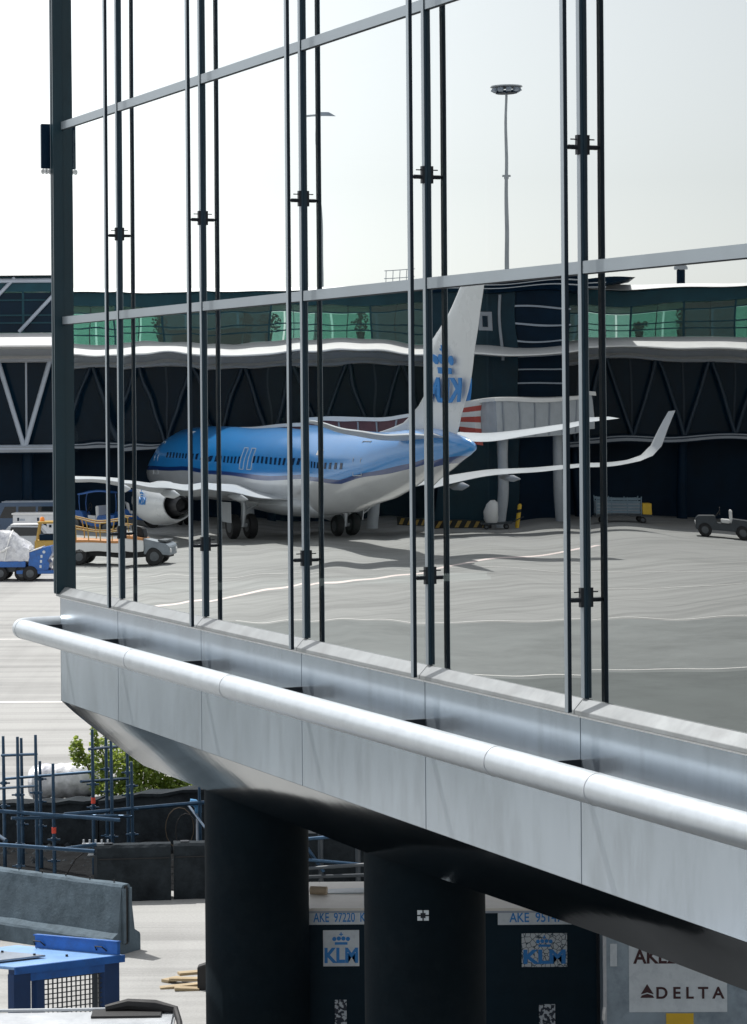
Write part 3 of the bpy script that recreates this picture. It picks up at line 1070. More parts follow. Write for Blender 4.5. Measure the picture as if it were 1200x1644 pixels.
mbh.add([Mx @ Vector(p) for p in [(0, -.15, 0), (1.0, -.12, -0.05), (0.55, -.12, 0.22), (0, -.15, 0.25), (0, .15, 0), (1.0, .12, -0.05), (0.55, .12, 0.22), (0, .15, 0.25)]],
        [(0, 1, 2, 3), (7, 6, 5, 4), (0, 4, 5, 1), (1, 5, 6, 2), (2, 6, 7, 3), (3, 7, 4, 0)])
mbh.build('lamp_head', M_STEELB, lp)
MB().box(-0.7, -0.05, -0.1, 0.1, 0.0, 0.12, M=Mx).build('lamp_arm', M_GREY, lp)

# ================================================================== AIRLINER
def fuselage_mat():
    m = bpy.data.materials.new('fuselage_livery')
    m.use_nodes = True
    t = m.node_tree
    b = t.nodes['Principled BSDF']
    b.inputs['Roughness'].default_value = 0.3
    b.inputs['Coat Weight'].default_value = 1.0
    b.inputs['Coat Roughness'].default_value = 0.15
    b.inputs['Coat IOR'].default_value = 1.9
    tc = t.nodes.new('ShaderNodeTexCoord')
    sp = t.nodes.new('ShaderNodeSeparateXYZ')
    t.links.new(tc.outputs['Object'], sp.inputs[0])

    def math_(op, a, c=None):
        q = t.nodes.new('ShaderNodeMath')
        q.operation = op
        for i, v in enumerate((a, c)):
            if v is None:
                continue
            if isinstance(v, (int, float)):
                q.inputs[i].default_value = v
            else:
                t.links.new(v, q.inputs[i])
        return q.outputs[0]
    ax = math_('MAXIMUM', math_('SUBTRACT', -9.5, sp.outputs['X']), 0.0)
    line = math_('ADD', math_('MULTIPLY', ax, 0.12), 2.95)
    d = math_('SUBTRACT', sp.outputs['Z'], line)
    n = t.nodes.new('ShaderNodeMapRange')
    n.inputs['From Min'].default_value = -1
    n.inputs['From Max'].default_value = 1
    t.links.new(d, n.inputs['Value'])
    r = t.nodes.new('ShaderNodeValToRGB')
    r.color_ramp.interpolation = 'CONSTANT'
    e = r.color_ramp.elements
    e[0].position = 0.0
    e[0].color = (0.66, 0.68, 0.70, 1)
    e[1].position = 0.5
    e[1].color = (0.006, 0.045, 0.22, 1)
    q = e.new(0.60)
    q.color = (0.02, 0.29, 0.76, 1)
    t.links.new(n.outputs[0], r.inputs['Fac'])
    nz = t.nodes.new('ShaderNodeTexNoise')
    nz.inputs['Scale'].default_value = 0.8
    nz.inputs['Detail'].default_value = 6
    t.links.new(tc.outputs['Object'], nz.inputs['Vector'])
    mr = t.nodes.new('ShaderNodeMapRange')
    mr.inputs['To Min'].default_value = 0.85
    mr.inputs['To Max'].default_value = 1.1
    t.links.new(nz.outputs['Fac'], mr.inputs['Value'])
    mx = t.nodes.new('ShaderNodeMix')
    mx.data_type = 'RGBA'
    mx.blend_type = 'MULTIPLY'
    mx.inputs['Factor'].default_value = 1
    t.links.new(r.outputs['Color'], mx.inputs['A'])
    t.links.new(mr.outputs[0], mx.inputs['B'])
    t.links.new(mx.outputs['Result'], b.inputs['Base Color'])
    return m


M_FUS = fuselage_mat()
TH = math.radians(66)
vh = Vector((-math.cos(TH), math.sin(TH), 0))
gv = G(474, 863)
ap = thing('airliner', 'parked blue and white twin-engine airliner mirrored in the glass front', 'airplane', mir(gv), mrot(vh))
ap.scale = (1.05, 1.05, 1.05)
RINGS = [(19.75, 2.72, 0.03, 0.03), (19.6, 2.73, 0.28, 0.25), (19.2, 2.80, 0.60, 0.55), (18.5, 2.92, 0.98, 0.92), (17.5, 3.06, 1.38, 1.36), (16.2, 3.22, 1.68, 1.74),
         (14.5, 3.34, 1.84, 1.96), (12, 3.38, 1.88, 2.0), (6, 3.38, 1.88, 2.0), (0, 3.38, 1.88, 2.0), (-5, 3.38, 1.88, 2.0), (-8, 3.47, 1.86, 1.91),
         (-11, 3.77, 1.68, 1.62), (-14, 4.15, 1.32, 1.24), (-17, 4.5, 0.84, 0.82), (-19, 4.72, 0.42, 0.44), (-19.8, 4.8, 0.2, 0.22), (-19.95, 4.81, 0.05, 0.05)]


def fus_at(x):
    for i in range(len(RINGS) - 1):
        a, b = RINGS[i], RINGS[i + 1]
        if b[0] <= x <= a[0]:
            t = (a[0] - x) / (a[0] - b[0])
            return [a[j] + (b[j] - a[j]) * t for j in (1, 2, 3)]
    return RINGS[-1][1:]


def fus_pt(x, z, s, out=0.01):
    zc, ry, rz = fus_at(x)
    u = max(-0.999, min(0.999, (z - zc) / rz))
    return Vector((x, s * (ry * math.sqrt(1 - u * u) + out), z))


nf = 40
MB().loft([[(x, ry * math.cos(2 * math.pi * k / nf), zc + rz * math.sin(2 * math.pi * k / nf)) for k in range(nf)] for x, zc, ry, rz in RINGS]).build('fuselage', M_FUS, ap, smooth=True)
# belly fairing
fr = []
for x, wd, z0, z1 in ((5.6, 0.5, 1.5, 1.9), (4.4, 1.5, 1.25, 2.2), (2.5, 2.0, 1.15, 2.45), (-2.0, 2.05, 1.15, 2.45), (-3.6, 1.6, 1.22, 2.3), (-5.0, 0.6, 1.42, 1.9)):
    fr.append([(x, wd * math.cos(2 * math.pi * k / 20), (z0 + z1) / 2 + (z1 - z0) / 2 * math.sin(2 * math.pi * k / 20)) for k in range(20)])
MB().loft(fr).build('belly_fairing', M_ALUPL, ap, smooth=True)


def aero(sections, name, material, parent=ap):
    """sections: (LE point, TE point, thickness, normal)"""
    rings = []
    prof = [(0, 0), (0.03, 0.32), (0.12, 0.48), (0.3, 0.5), (0.6, 0.32), (1.0, 0.02), (1.0, -0.02), (0.6, -0.2), (0.3, -0.3), (0.12, -0.3), (0.03, -0.2)]
    for le, te, th, nrm in sections:
        le, te, nrm = Vector(le), Vector(te), Vector(nrm)
        rings.append([le + (te - le) * a + nrm * (th * b) for a, b in prof])
    return MB().loft(rings).build(name, material, parent, smooth=True)


wn = 0
for s in (1, -1):
    wg = aero([((5.4, s * 1.2, 1.95), (-3.3, s * 1.2, 2.0), 1.1, (0, 0, 1)),
               ((4.3, s * 2.2, 2.02), (-3.2, s * 2.2, 2.08), 1.0, (0, 0, 1)),
               ((1.7, s * 5.8, 2.42), (-2.8, s * 5.8, 2.50), 0.62, (0, 0, 1)),
               ((-1.3, s * 11.0, 3.0), (-4.15, s * 11.0, 3.05), 0.36, (0, 0, 1)),
               ((-4.3, s * 16.2, 3.55), (-5.75, s * 16.2, 3.58), 0.18, (0, 0, 1))], 'wing', M_ALUPL)
    aero([((-4.3, s * 16.2, 3.55), (-5.75, s * 16.2, 3.58), 0.18, (0, 0, 1)),
          ((-4.75, s * 16.75, 3.72), (-6.0, s * 16.75, 3.76), 0.16, (0, -s * 0.5, 0.87)),
          ((-5.3, s * 17.05, 4.2), (-6.4, s * 17.05, 4.22), 0.13, (0, -s * 0.95, 0.3)),
          ((-6.6, s * 17.35, 5.9), (-7.25, s * 17.35, 5.95), 0.07, (0, -s, 0.1))], 'winglet', M_PWHITE, wg)
    for yy in (4.0, 7.4, 9.9):       # flap track fairings
        te = -3.0 - max(0, yy - 5.8) * 0.27
        zz = 2.1 + (yy - 1.9) * 0.104
        fr = []
        for dx, r in ((1.6, 0.03), (1.0, 0.17), (0.0, 0.20), (-0.8, 0.03)):
            fr.append([(te + dx, s * yy + r * 0.6 * math.cos(2 * math.pi * k / 10), zz - 0.25 + r * math.sin(2 * math.pi * k / 10)) for k in range(10)])
        MB().loft(fr).build('flap_fairing', M_ALUPL, wg, smooth=True)
    # horizontal stabiliser
    aero([((-14.3, s * 0.5, 4.95), (-18.3, s * 0.5, 4.95), 0.42, (0, 0, 1)), ((-18.35, s * 7.15, 5.75), (-19.75, s * 7.15, 5.76), 0.16, (0, 0, 1))], 'stabiliser', M_ALUPL)
    # engine
    ey, ez = s * 4.83, 1.62
    nr = 28

    def circ(x, r, zc=ez):
        return [(x, ey + r * math.cos(2 * math.pi * k / nr), zc + r * math.sin(2 * math.pi * k / nr)) for k in range(nr)]
    en = MB().loft([circ(6.0, 0.72), circ(6.9, 0.80), circ(7.15, 0.93), circ(6.95, 1.02), circ(6.0, 1.10), circ(4.8, 1.08), circ(3.6, 0.92), circ(3.0, 0.80), circ(3.02, 0.74), circ(3.9, 0.72)], caps=False).build('engine', M_PWHITE, ap, smooth=True)
    MB().loft([circ(4.0, 0.70), circ(3.1, 0.56), circ(2.3, 0.42), circ(2.32, 0.34), circ(2.8, 0.3)]).build('exhaust_nozzle', M_ENG, en, smooth=True)
    MB().loft([circ(6.1, 0.71), circ(6.12, 0.71)]).build('fan', M_ENG, en)
    pyl = [(6.2, ez + 1.0), (5.0, 2.62), (2.0, 2.55), (0.8, 2.25), (2.4, ez + 0.5), (4.0, ez + 0.85)]
    MB().prism(pyl, ey - 0.14, ey + 0.14).build('pylon', M_ALUPL, en)
    # small crown and letters on the nacelle
    for so_ in (1, -1):
        Mx = frame((5.2, ey + so_ * 1.095, ez + 0.12), (-so_, 0, 0), (0, 0, 1))
        text_obj('nacelle_letters', 'KLM', 0.50, M_LBLUE, en, Mx, offset=0.012, extrude=0.012)
        cm = MB()
        crown(cm, frame((5.2, ey + so_ * 1.092, ez + 0.40), (-so_, 0, 0), (0, 0, 1)), 0.40, 0.02)
        cm.build('nacelle_crown', M_LBLUE, en)
    # main gear
    gs = MB()
    gs.tube([(0.0, s * 2.86, 0.5), (0.05, s * 2.75, 2.2)], 0.13, 10)
    gs.tube([(0.0, s * 2.4, 0.56), (0.0, s * 3.32, 0.56)], 0.09, 8)
    gs.tube([(0.0, s * 2.8, 1.2), (0.0, s * 1.4, 2.0)], 0.06, 8)
    gr = gs.build('main_gear', M_ALUPL, ap, smooth=True)
    for yy in (2.43, 3.29):
        wheel(gr, 0, s * yy, 0.56, 0.38)
    MB().box(-0.5, 0.5, s * 3.55, s * 3.59, 0.75, 1.7).build('gear_door', M_ALUPL, gr)
ng = MB().tube([(15.6, 0, 0.3), (15.5, 0, 1.9)], 0.09, 10).tube([(15.6, -0.3, 0.34), (15.6, 0.3, 0.34)], 0.06, 8).build('nose_gear', M_ALUPL, ap, smooth=True)
for yy in (-0.2, 0.2):
    wheel(ng, 15.6, yy, 0.34, 0.2)
# fin
fin = aero([((-9.4, 0, 5.3), (-18.2, 0, 5.0), 0.25, (0, 1, 0)), ((-12.6, 0, 5.75), (-18.8, 0, 5.6), 0.36, (0, 1, 0)), ((-14.2, 0, 6.5), (-19.2, 0, 6.5), 0.42, (0, 1, 0)),
            ((-19.2, 0, 11.7), (-21.3, 0, 11.75), 0.2, (0, 1, 0)), ((-19.6, 0, 11.9), (-21.2, 0, 11.93), 0.1, (0, 1, 0))], 'tail_fin', M_PWHITE)
for s in (1, -1):
    Mx = frame((-17.55, s * 0.23, 7.15), (-s, 0, 0), (0, 0, 1))
    text_obj('fin_letters', 'KLM', 1.35, M_LBLUE, fin, Mx, offset=0.045, extrude=0.02, sx=1.35)
    cm = MB()
    crown(cm, frame((-17.7, s * 0.215, 8.0), (-s, 0, 0), (0, 0, 1)), 1.45, 0.03)
    cm.build('fin_crown', M_LBLUE, fin)
    # cabin windows, cockpit glass, door outlines, registration
    mb = MB()
    for k in range(46):
        x = 13.2 - k * 0.508
        if 0.9 < x < 2.1:
            continue
        p = [fus_pt(x + dx, 3.78 + dz, s, 0.012) for dx, dz in ((-0.12, -0.15), (0.12, -0.15), (0.12, 0.17), (-0.12, 0.17))]
        mb.add(p, [(0, 1, 2, 3)])
    o = mb.build('cabin_windows', mat('cabin_glass', (0.008, 0.03, 0.09), 0.15), ap, fix=False)
    for x, hw, z0, z1 in ((15.2, 0.43, 2.75, 4.6), (2.0, 0.27, 3.35, 4.35), (0.95, 0.27, 3.35, 4.35), (-11.2, 0.40, 3.3, 5.0)):
        pts = []
        for dx, zz in ((-hw, z0), (-hw, (z0 + z1) / 2), (-hw, z1), (0, z1), (hw, z1), (hw, (z0 + z1) / 2), (hw, z0), (0, z0), (-hw, z0)):
            pts.append(fus_pt(x + dx, zz, s, 0.02))
        MB().tube(pts, 0.022, 6, caps=False).build('door_outline', M_ALUPL, ap)
    mb = MB()
    for xa, xb, za_, zb_ in ((18.0, 17.4, 3.55, 3.95), (17.35, 16.8, 3.62, 4.12), (16.75, 16.3, 3.72, 4.2)):
        mb.add([fus_pt(xa, za_, s, 0.02), fus_pt(xb, za_, s, 0.02), fus_pt(xb, zb_, s, 0.02), fus_pt(xa, zb_, s, 0.02)], [(0, 1, 2, 3)])
    mb.build('cockpit_window', M_GLASSCAR, ap, fix=False)
    MB().add([fus_pt(-6.6, 4.3, s, 0.02), fus_pt(-7.3, 4.3, s, 0.02), fus_pt(-7.3, 4.55, s, 0.02), fus_pt(-6.6, 4.55, s, 0.02)], [(0, 1, 2, 3)]).build('flag_patch', M_WHITE, ap, fix=False)

# ================================================================== REFLECTED GROUND VEHICLES
M_TUGD2 = mat('dark_bar', (0.05, 0.06, 0.07), 0.4)


def flatbed():
    gp = G(205, 908)
    t = thing('service_truck', 'white flatbed service truck with orange stripe and railings, mirrored at lower left', 'truck', mir(gp), mrot(Vector((1, -0.12, 0))))
    t.location.z = 0
    MB().box(-3.0, 0.85, -0.95, 0.95, 0.62, 1.05).build('flatbed_body', M_WHITE, t, bevel=0.02)
    MB().box(-3.01, 0.84, -0.962, 0.962, 1.052, 1.16).build('orange_stripe', mat('faded_orange', (0.50, 0.22, 0.07), 0.5, var=0.15), t)
    MB().prism([(0.86, 0.5), (2.1, 0.5), (2.1, 0.95), (1.95, 1.08), (0.86, 1.14)], -0.9, 0.9).build('hood', mat('hood_grey', (0.20, 0.23, 0.26), 0.45, var=0.15, scale=3), t, bevel=0.03)
    MB().box(-2.9, 2.0, -0.7, 0.7, 0.38, 0.6).build('chassis', M_BLACK, t)
    for x in (-2.1, 1.35):
        for y in (-0.82, 0.82):
            wheel(t, x, y, 0.4, 0.26)
    for y in (-0.9, 0.9):
        for k in range(6):
            MB().tube([(-2.9 + k * 0.62, y, 1.16), (-2.9 + k * 0.62, y, 2.05)], 0.03, 8).build('rail_post', M_TAN, t)
        for z in (1.6, 2.03):
            MB().tube([(-2.95, y, z), (0.3, y, z)], 0.03, 8).build('handrail', M_TAN, t)
    MB().box(1.6, 1.95, -0.8, 0.8, 1.12, 1.2).build('light_bar', M_TUGD2, t)
    for y in (-0.65, 0.65):
        MB().tube([(2.1, y, 0.75), (2.14, y, 0.75)], 0.11, 12).build('headlight', M_WHITE, t)
    MB().box(0.3, 0.85, -0.5, 0.5, 1.16, 1.62).build('seat', M_BLACK, t, bevel=0.04)


flatbed()


def tug(px, py, label, paint, heading, canopy=None, group=None, real=False, sc=1.0, seatm=M_WHITE):
    gp = G(px, py)
    if real:
        t = thing('baggage_tug', label, 'tug', gp, math.atan2(heading.y, heading.x), group)
    else:
        t = thing('baggage_tug', label, 'tug', mir(gp), mrot(heading), group)
    t.scale = (sc, sc, sc)
    MB().prism([(-1.4, 0.35), (1.4, 0.35), (1.4, 0.85), (1.25, 1.0), (0.4, 1.05), (0.3, 0.7), (-0.4, 0.7), (-0.5, 0.95), (-1.4, 0.9)], -0.62, 0.62).build('body', paint, t, bevel=0.03)
    MB().box(-0.35, 0.1, -0.5, 0.5, 0.72, 0.9).box(-0.5, -0.36, -0.5, 0.5, 0.72, 1.35).build('seat', seatm, t, bevel=0.03)
    MB().tube([(0.35, 0.1, 1.0), (0.12, 0.1, 1.28)], 0.03, 8).tube([(0.12 + 0.0, 0.1 + 0.17 * math.cos(q * 0.7), 1.28 + 0.17 * math.sin(q * 0.7)) for q in range(10)], 0.018, 6).build('steering_wheel', M_BLACK, t)
    for x in (-0.95, 0.95):
        for y in (-0.56, 0.56):
            wheel(t, x, y, 0.34, 0.22)
    for y in (-0.4, 0.4):
        MB().tube([(1.4, y, 0.68), (1.43, y, 0.68)], 0.08, 10).build('headlight', M_WHITE, t)
    MB().box(-1.6, -1.4, -0.06, 0.06, 0.4, 0.5).build('tow_hook', M_BLACK, t)
    if canopy:
        for x in (-1.0, 0.55):
            for y in (-0.55, 0.55):
                MB().tube([(x, y, 0.95), (x, y, 1.95)], 0.03, 8).build('canopy_post', canopy, t)
        MB().box(-1.1, 0.65, -0.62, 0.62, 1.95, 2.03).build('canopy', canopy, t, bevel=0.02)
    return t


M_TUGD = mat('tug_dark_paint', (0.035, 0.045, 0.055), 0.4, var=0.2, scale=3)
tug(1165, 858, 'dark open baggage tug with white seat, mirrored at the right edge', M_TUGD, Vector((-1, 0.1, 0)), None)
tug(150, 850, 'blue baggage tug mirrored behind the white service truck', M_BLUE, Vector((-1, 0.3, 0)), M_BLUE)
tug(222, 846, 'blue canopied baggage tug mirrored left of the engine', M_BLUE, Vector((1, 0.2, 0)), M_BLUE)

# rack trailer with yellow end
t = thing('baggage_trailer', 'long grey-blue slatted baggage trailer with yellow end, mirrored at right', 'trailer', mir(G(1000, 846)), mrot(Vector((1, 0.05, 0))))
MB().box(-1.75, 1.75, -0.7, 0.7, 0.42, 0.55).build('deck', M_TUGD, t)
M_SLAT = mat('slat_blue_grey', (0.16, 0.23, 0.28), 0.5, var=0.15)
for y in (-0.7, 0.66):
    for k in range(5):
        MB().box(-1.72, 1.1, y, y + 0.04, 0.62 + 0.22 * k, 0.76 + 0.22 * k).build('slat', M_SLAT, t)
    for x in (-1.75, -0.7, 0.3, 1.12):
        MB().box(x, x + 0.06, y - 0.005, y + 0.045, 0.55, 1.72).build('post', M_SLAT, t)
MB().box(-1.7, 1.1, -0.65, 0.65, 0.56, 1.35).build('load', M_BAND2, t, bevel=0.04)
MB().box(1.22, 1.74, -0.7, 0.7, 0.56, 1.25).build('end_box', M_YEL, t, bevel=0.02)
for x in (-1.2, 1.2):
    for y in (-0.6, 0.6):
        wheel(t, x, y, 0.2, 0.14)
# dolly with white sack
t = thing('luggage_dolly', 'small dark dolly carrying a white sack, mirrored below the tail', 'dolly', mir(G(800, 850)), mrot(Vector((1, 0.0, 0))))
MB().box(-0.9, 0.9, -0.5, 0.5, 0.3, 0.4).build('deck', M_TUGD, t)
for x in (-0.6, 0.6):
    for y in (-0.45, 0.45):
        wheel(t, x, y, 0.15, 0.1)
MB().tube([(0.9, 0, 0.35), (1.5, 0, 0.5)], 0.03, 8).build('drawbar', M_TUGD, t)
t2 = MB()
fr = []
for z, r in ((0.4, 0.34), (0.6, 0.42), (1.0, 0.40), (1.35, 0.30), (1.5, 0.12)):
    fr.append([(-0.3 + r * (1 + 0.12 * math.sin(3 * a + z * 5)) * math.cos(a), r * (1 + 0.1 * math.cos(2 * a + z * 4)) * math.sin(a), z) for a in [2 * math.pi * k / 18 for k in range(18)]])
sk = t2.loft(fr).build('sack', M_WHITE, None, smooth=True, loc=t.location, rot=(0, 0, t.rotation_euler[2]))
tag(sk, 'bulging white sack on the small dark dolly, mirrored below the tail', 'sack')
t = thing('bollard', 'yellow bollard mirrored right of the small dolly', 'bollard', mir(G(836, 849)))
MB().tube([(0, 0, 0), (0, 0, 1.05), (0, 0, 1.12)], [0.11, 0.11, 0.06], 14).build('post', M_YEL, t, smooth=True)
MB().tube([(0, 0, 0.7), (0, 0, 0.85)], 0.115, 14).build('band', M_BLACK, t)
# hatched low barrier
a0, b0 = mir(G(640, 846)), mir(G(790, 848))
t = thing('hazard_barrier', 'low yellow and black hatched barrier mirrored under the tail', 'barrier', a0, math.atan2(b0.y - a0.y, b0.x - a0.x))
Lb = (b0 - a0).length
MB().box(0, Lb, -0.2, 0.2, 0, 0.42).build('board', M_BLACK, t)
for k in range(int(Lb / 0.55)):
    x = 0.1 + k * 0.55
    for yy in (-0.21, 0.201):
        MB().prism([(x, 0.04), (x + 0.22, 0.04), (x + 0.42, 0.38), (x + 0.2, 0.38)], yy, yy + 0.009).build('hatch_stripe', M_TAN, t)

# ================================================================== DIRECTLY SEEN BACKGROUND AT LEFT
wp = W(40, 900, 137)
lw = thing('connecting_walkway', 'two-storey trussed walkway with white band behind the blue tug at far left', 'building', (wp.x, 137, 0), 0.0)
pier(lw, 30.0, -17.4, bays=2.9, depth=8.0, gallery='K', truss_mat=mat('pale_truss_paint', (0.42, 0.48, 0.56), 0.45, 0.1, var=0.08, scale=1))
for k in range(5):
    MB().tube([(-6.0 + 2.9 * k, -0.1, 10.2), (-3.3 + 2.9 * k, -0.1, 12.9)], 0.10, 10).build('gallery_brace', M_STEELB, lw, smooth=True)
MB().tube([(-17.4, -0.1, 12.75), (12.6, -0.1, 12.75)], 0.12, 10).build('eaves_tube', M_STEELB, lw, smooth=True)
lw.scale = (1, 1, 1.055)

# van, seen over the cargo
vp = G(30, 868)
t = thing('parked_van', 'dark blue van with pale roof parked behind the white cargo boxes', 'van', vp, math.radians(180))
MB().prism([(-2.4, 0.35), (2.4, 0.35), (2.45, 0.95), (1.75, 1.15), (1.05, 1.85), (0.8, 1.98), (-2.3, 1.98), (-2.42, 1.8)], -0.9, 0.9).build('body', mat('van_blue', (0.05, 0.10, 0.18), 0.3, var=0.1, coat=0.4), t, bevel=0.05)
MB().box(-2.25, 0.75, -0.82, 0.82, 1.985, 2.03).build('roof_panel', mat('van_roof', (0.42, 0.48, 0.55), 0.35), t, bevel=0.015)
for y0 in (-0.912, 0.902):
    for x0, x1 in ((-2.1, -1.1), (-1.0, -0.1), (0.0, 0.85)):
        MB().prism([(x0, 1.2), (x1, 1.2), (x1 - (0.28 if x1 > 0.8 else 0.03), 1.78), (x0, 1.78)], y0, y0 + 0.01).build('side_window', M_GLASSCAR, t)
for x in (-1.5, 1.55):
    for y in (-0.8, 0.8):
        wheel(t, x, y, 0.34, 0.22)

# white cargo boxes with dark hatches
bp_ = G(62, 880)
t = thing('cargo_cabinet', 'pale grey twin-hatch cargo cabinet standing behind the blue tug', 'cabinet', bp_, math.radians(-2))
MB().box(-1.25, 1.6, 0, 1.2, 0.1, 1.62).build('body', mat('cabinet_white', (0.62, 0.64, 0.66), 0.5, var=0.08, scale=3), t, bevel=0.02)
MB().box(-1.3, 1.65, -0.04, 1.25, 1.625, 1.70).build('top_plate', M_WHITE, t)
for x in (-1.05, -0.08):
    h = MB().box(x, x + 0.48, -0.015, -0.001, 0.75, 1.22).build('hatch', M_NAVY, t)
    MB().box(x + 0.08, x + 0.32, -0.028, -0.016, 0.8, 1.10).build('hatch_window', M_PLATE, h)
    MB().box(x + 0.02, x + 0.11, -0.012, -0.001, 1.32, 1.48).build('logo_mark', M_NAVY, t)
    for q in range(4):
        MB().box(x + 0.14 + q * 0.065, x + 0.19 + q * 0.065, -0.010, -0.001, 1.33, 1.43).build('logo_letter', M_STEELB, t)
for x in (-0.43, 0.52):
    MB().box(x, x + 0.12, -0.012, -0.001, 1.0, 1.13).build('placard', M_NAVY, t)
for x in (-1.1, 1.4):
    MB().box(x, x + 0.1, 0.1, 1.1, 0, 0.1).build('foot', M_BLACK, t)

# tan cab tug with beacon, between cabinet and blue tug
tp = G(85, 905)
t = thing('cargo_loader', 'tan yellow cab vehicle with orange beacon behind the blue tug', 'loader', tp, math.radians(3))
MB().box(-0.75, 1.4, -0.6, 0.6, 0.35, 1.05).build('body', M_TAN, t, bevel=0.03)
for x in (-0.7, 1.0):
    for y in (-0.55, 0.5):
        MB().hexa([(x, y, 1.05), (x + .08, y, 1.05), (x + .08, y + .06, 1.05), (x, y + .06, 1.05)],
                  [(x + .12, y, 1.78), (x + .2, y, 1.78), (x + .2, y + .06, 1.78), (x + .12, y + .06, 1.78)]).build('cab_post', M_TAN, t)
MB().box(-0.62, 1.3, -0.62, 0.62, 1.785, 1.87).build('cab_roof', M_TAN, t, bevel=0.02)
MB().box(-0.55, 1.0, -0.5, 0.5, 1.06, 1.3).build('dashboard', M_NAVY, t)
MB().box(0.2, 0.6, -0.3, 0.3, 1.3, 1.7).build('seat_back', M_BLACK, t, bevel=0.03)
MB().tube([(-0.45, 0, 1.875), (-0.45, 0, 2.0), (-0.45, 0, 2.06)], [0.1, 0.1, 0.05], 12).build('beacon', M_ORG, t, smooth=True)
for x in (-0.4, 1.0):
    for y in (-0.55, 0.55):
        wheel(t, x, y, 0.32, 0.2)
# open white pick-up shape beside it
qp = G(50, 893)
t = thing('small_car', 'small car with pale roof glimpsed between wrapped cargo and tan loader', 'car', qp, math.radians(0))
MB().prism([(-1.5, 0.3), (1.6, 0.3), (1.6, 0.8), (0.95, 0.95), (0.55, 1.42), (-0.9, 1.45), (-1.35, 0.95), (-1.5, 0.9)], -0.75, 0.75).build('body', M_GREY, t, bevel=0.04)
MB().box(-0.85, 0.5, -0.6, 0.6, 1.46, 1.5).build('roof_panel', M_WHITE, t)
MB().prism([(-0.95, 0.98), (0.75, 0.98), (0.48, 1.36), (-0.8, 1.38)], -0.762, -0.752).build('side_window', M_GLASSCAR, t)
for x in (-0.95, 1.0):
    for y in (-0.68, 0.68):
        wheel(t, x, y, 0.29, 0.18)

# cargo trailer with plastic-wrapped load
SC = (932 - 640) / HC
kp = G(15, 931)
t = thing('cargo_trailer', 'blue flat cargo trailer under a plastic-wrapped load at far left', 'trailer', kp, math.radians(-2))
MB().box(-1.9, 0.78, -0.75, 0.75, 0.55, 0.78).build('deck', M_BLUE, t, bevel=0.015)
MB().box(-1.8, 1.0, -0.5, 0.5, 0.35, 0.545).build('chassis', M_TUGD, t)
for x in (-1.3, 0.62):
    for y in (-0.6, 0.6):
        wheel(t, x - (0.5 if x < 0 else 0.0), y, 0.3, 0.2)
wheel(t, -0.25, -0.6, 0.3, 0.2)
wheel(t, -0.25, 0.6, 0.3, 0.2)
lw_ = thing('wrapped_cargo', 'plastic-wrapped pallet load on the blue trailer at far left', 'cargo', (kp.x, kp.y, 0.785), math.radians(-2))
nx_, rings = 18, []
rng = random.Random(4)
for k in range(nx_ + 1):
    x = -1.85 + 2.75 * k / nx_
    top = 1.18 if x < 0.1 else 1.18 - (x - 0.1) * 0.75
    ring = []
    prof = [(-0.72, 0), (-0.74, 0.35), (-0.70, 0.75), (-0.5, 0.97), (-0.1, 1.02), (0.3, 1.0), (0.6, 0.93), (0.72, 0.6), (0.72, 0.2), (0.7, 0)]
    for y, z in prof:
        ring.append((x + rng.uniform(-0.04, 0.04), y + rng.uniform(-0.05, 0.05), max(0.0, z * top + (rng.uniform(-0.06, 0.05) if z > 0 else 0))))
    rings.append(ring)
MB().loft(rings).build('wrapped_load', M_WRAP, lw_, smooth=True)
for x in (-1.3, -0.6, -0.05):
    MB().tube([(x, -0.80, 0.02), (x + 0.1, -0.79, 0.55), (x + 0.22, -0.72, 0.98), (x + 0.3, -0.45, 1.22)], 0.025, 6).build('strap', M_WHITE, lw_)
MB().tube([(-1.6, -0.82, 0.25), (-0.7, -0.82, 0.3), (-0.1, -0.83, 0.42), (0.2, -0.8, 0.6)], [0.03, 0.06, 0.05, 0.03], 8).build('film_fold', M_WHITE, lw_, smooth=True)

# blue tow tractor
tp = G(66, 931)
t = thing('tow_tractor', 'bright blue tow tractor with white hood top beside the wrapped cargo', 'tractor', tp, math.radians(0))
MB().prism([(-0.42, 0.42), (0.36, 0.42), (0.42, 0.7), (0.32, 0.78), (0.52, 1.1), (0.46, 1.38), (0.12, 1.3), (-0.42, 1.12)], -0.6, 0.6).build('cowl', M_BLUE, t, bevel=0.02)
MB().hexa([(-0.44, -0.62, 1.125), (0.11, -0.62, 1.305), (0.11, 0.5, 1.305), (-0.44, 0.5, 1.125)], [(-0.44, -0.62, 1.16), (0.11, -0.62, 1.345), (0.11, 0.5, 1.345), (-0.44, 0.5, 1.16)]).build('hood_top', M_WHITE, t)
MB().box(-0.9, 1.6, -0.65, 0.65, 0.28, 0.42).build('chassis', M_BLUE, t, bevel=0.02)
MB().box(0.55, 1.5, -0.55, 0.55, 0.42, 0.85).build('seat_base', M_TUGD, t)
for q in range(3):
    MB().box(0.02 + q * 0.02, 0.10 + q * 0.02, -0.612, -0.601, 0.52 + q * 0.2, 0.63 + q * 0.2).build('white_mark', M_PLATE, t)
MB().tube([(0.2, -0.605, 1.15), (0.2, -0.63, 1.15)], 0.06, 12).build('headlight', M_PLATE, t)
for x in (-0.35, 1.2):
    for y in (-0.6, 0.6):
        wheel(t, x, y, 0.3, 0.22)

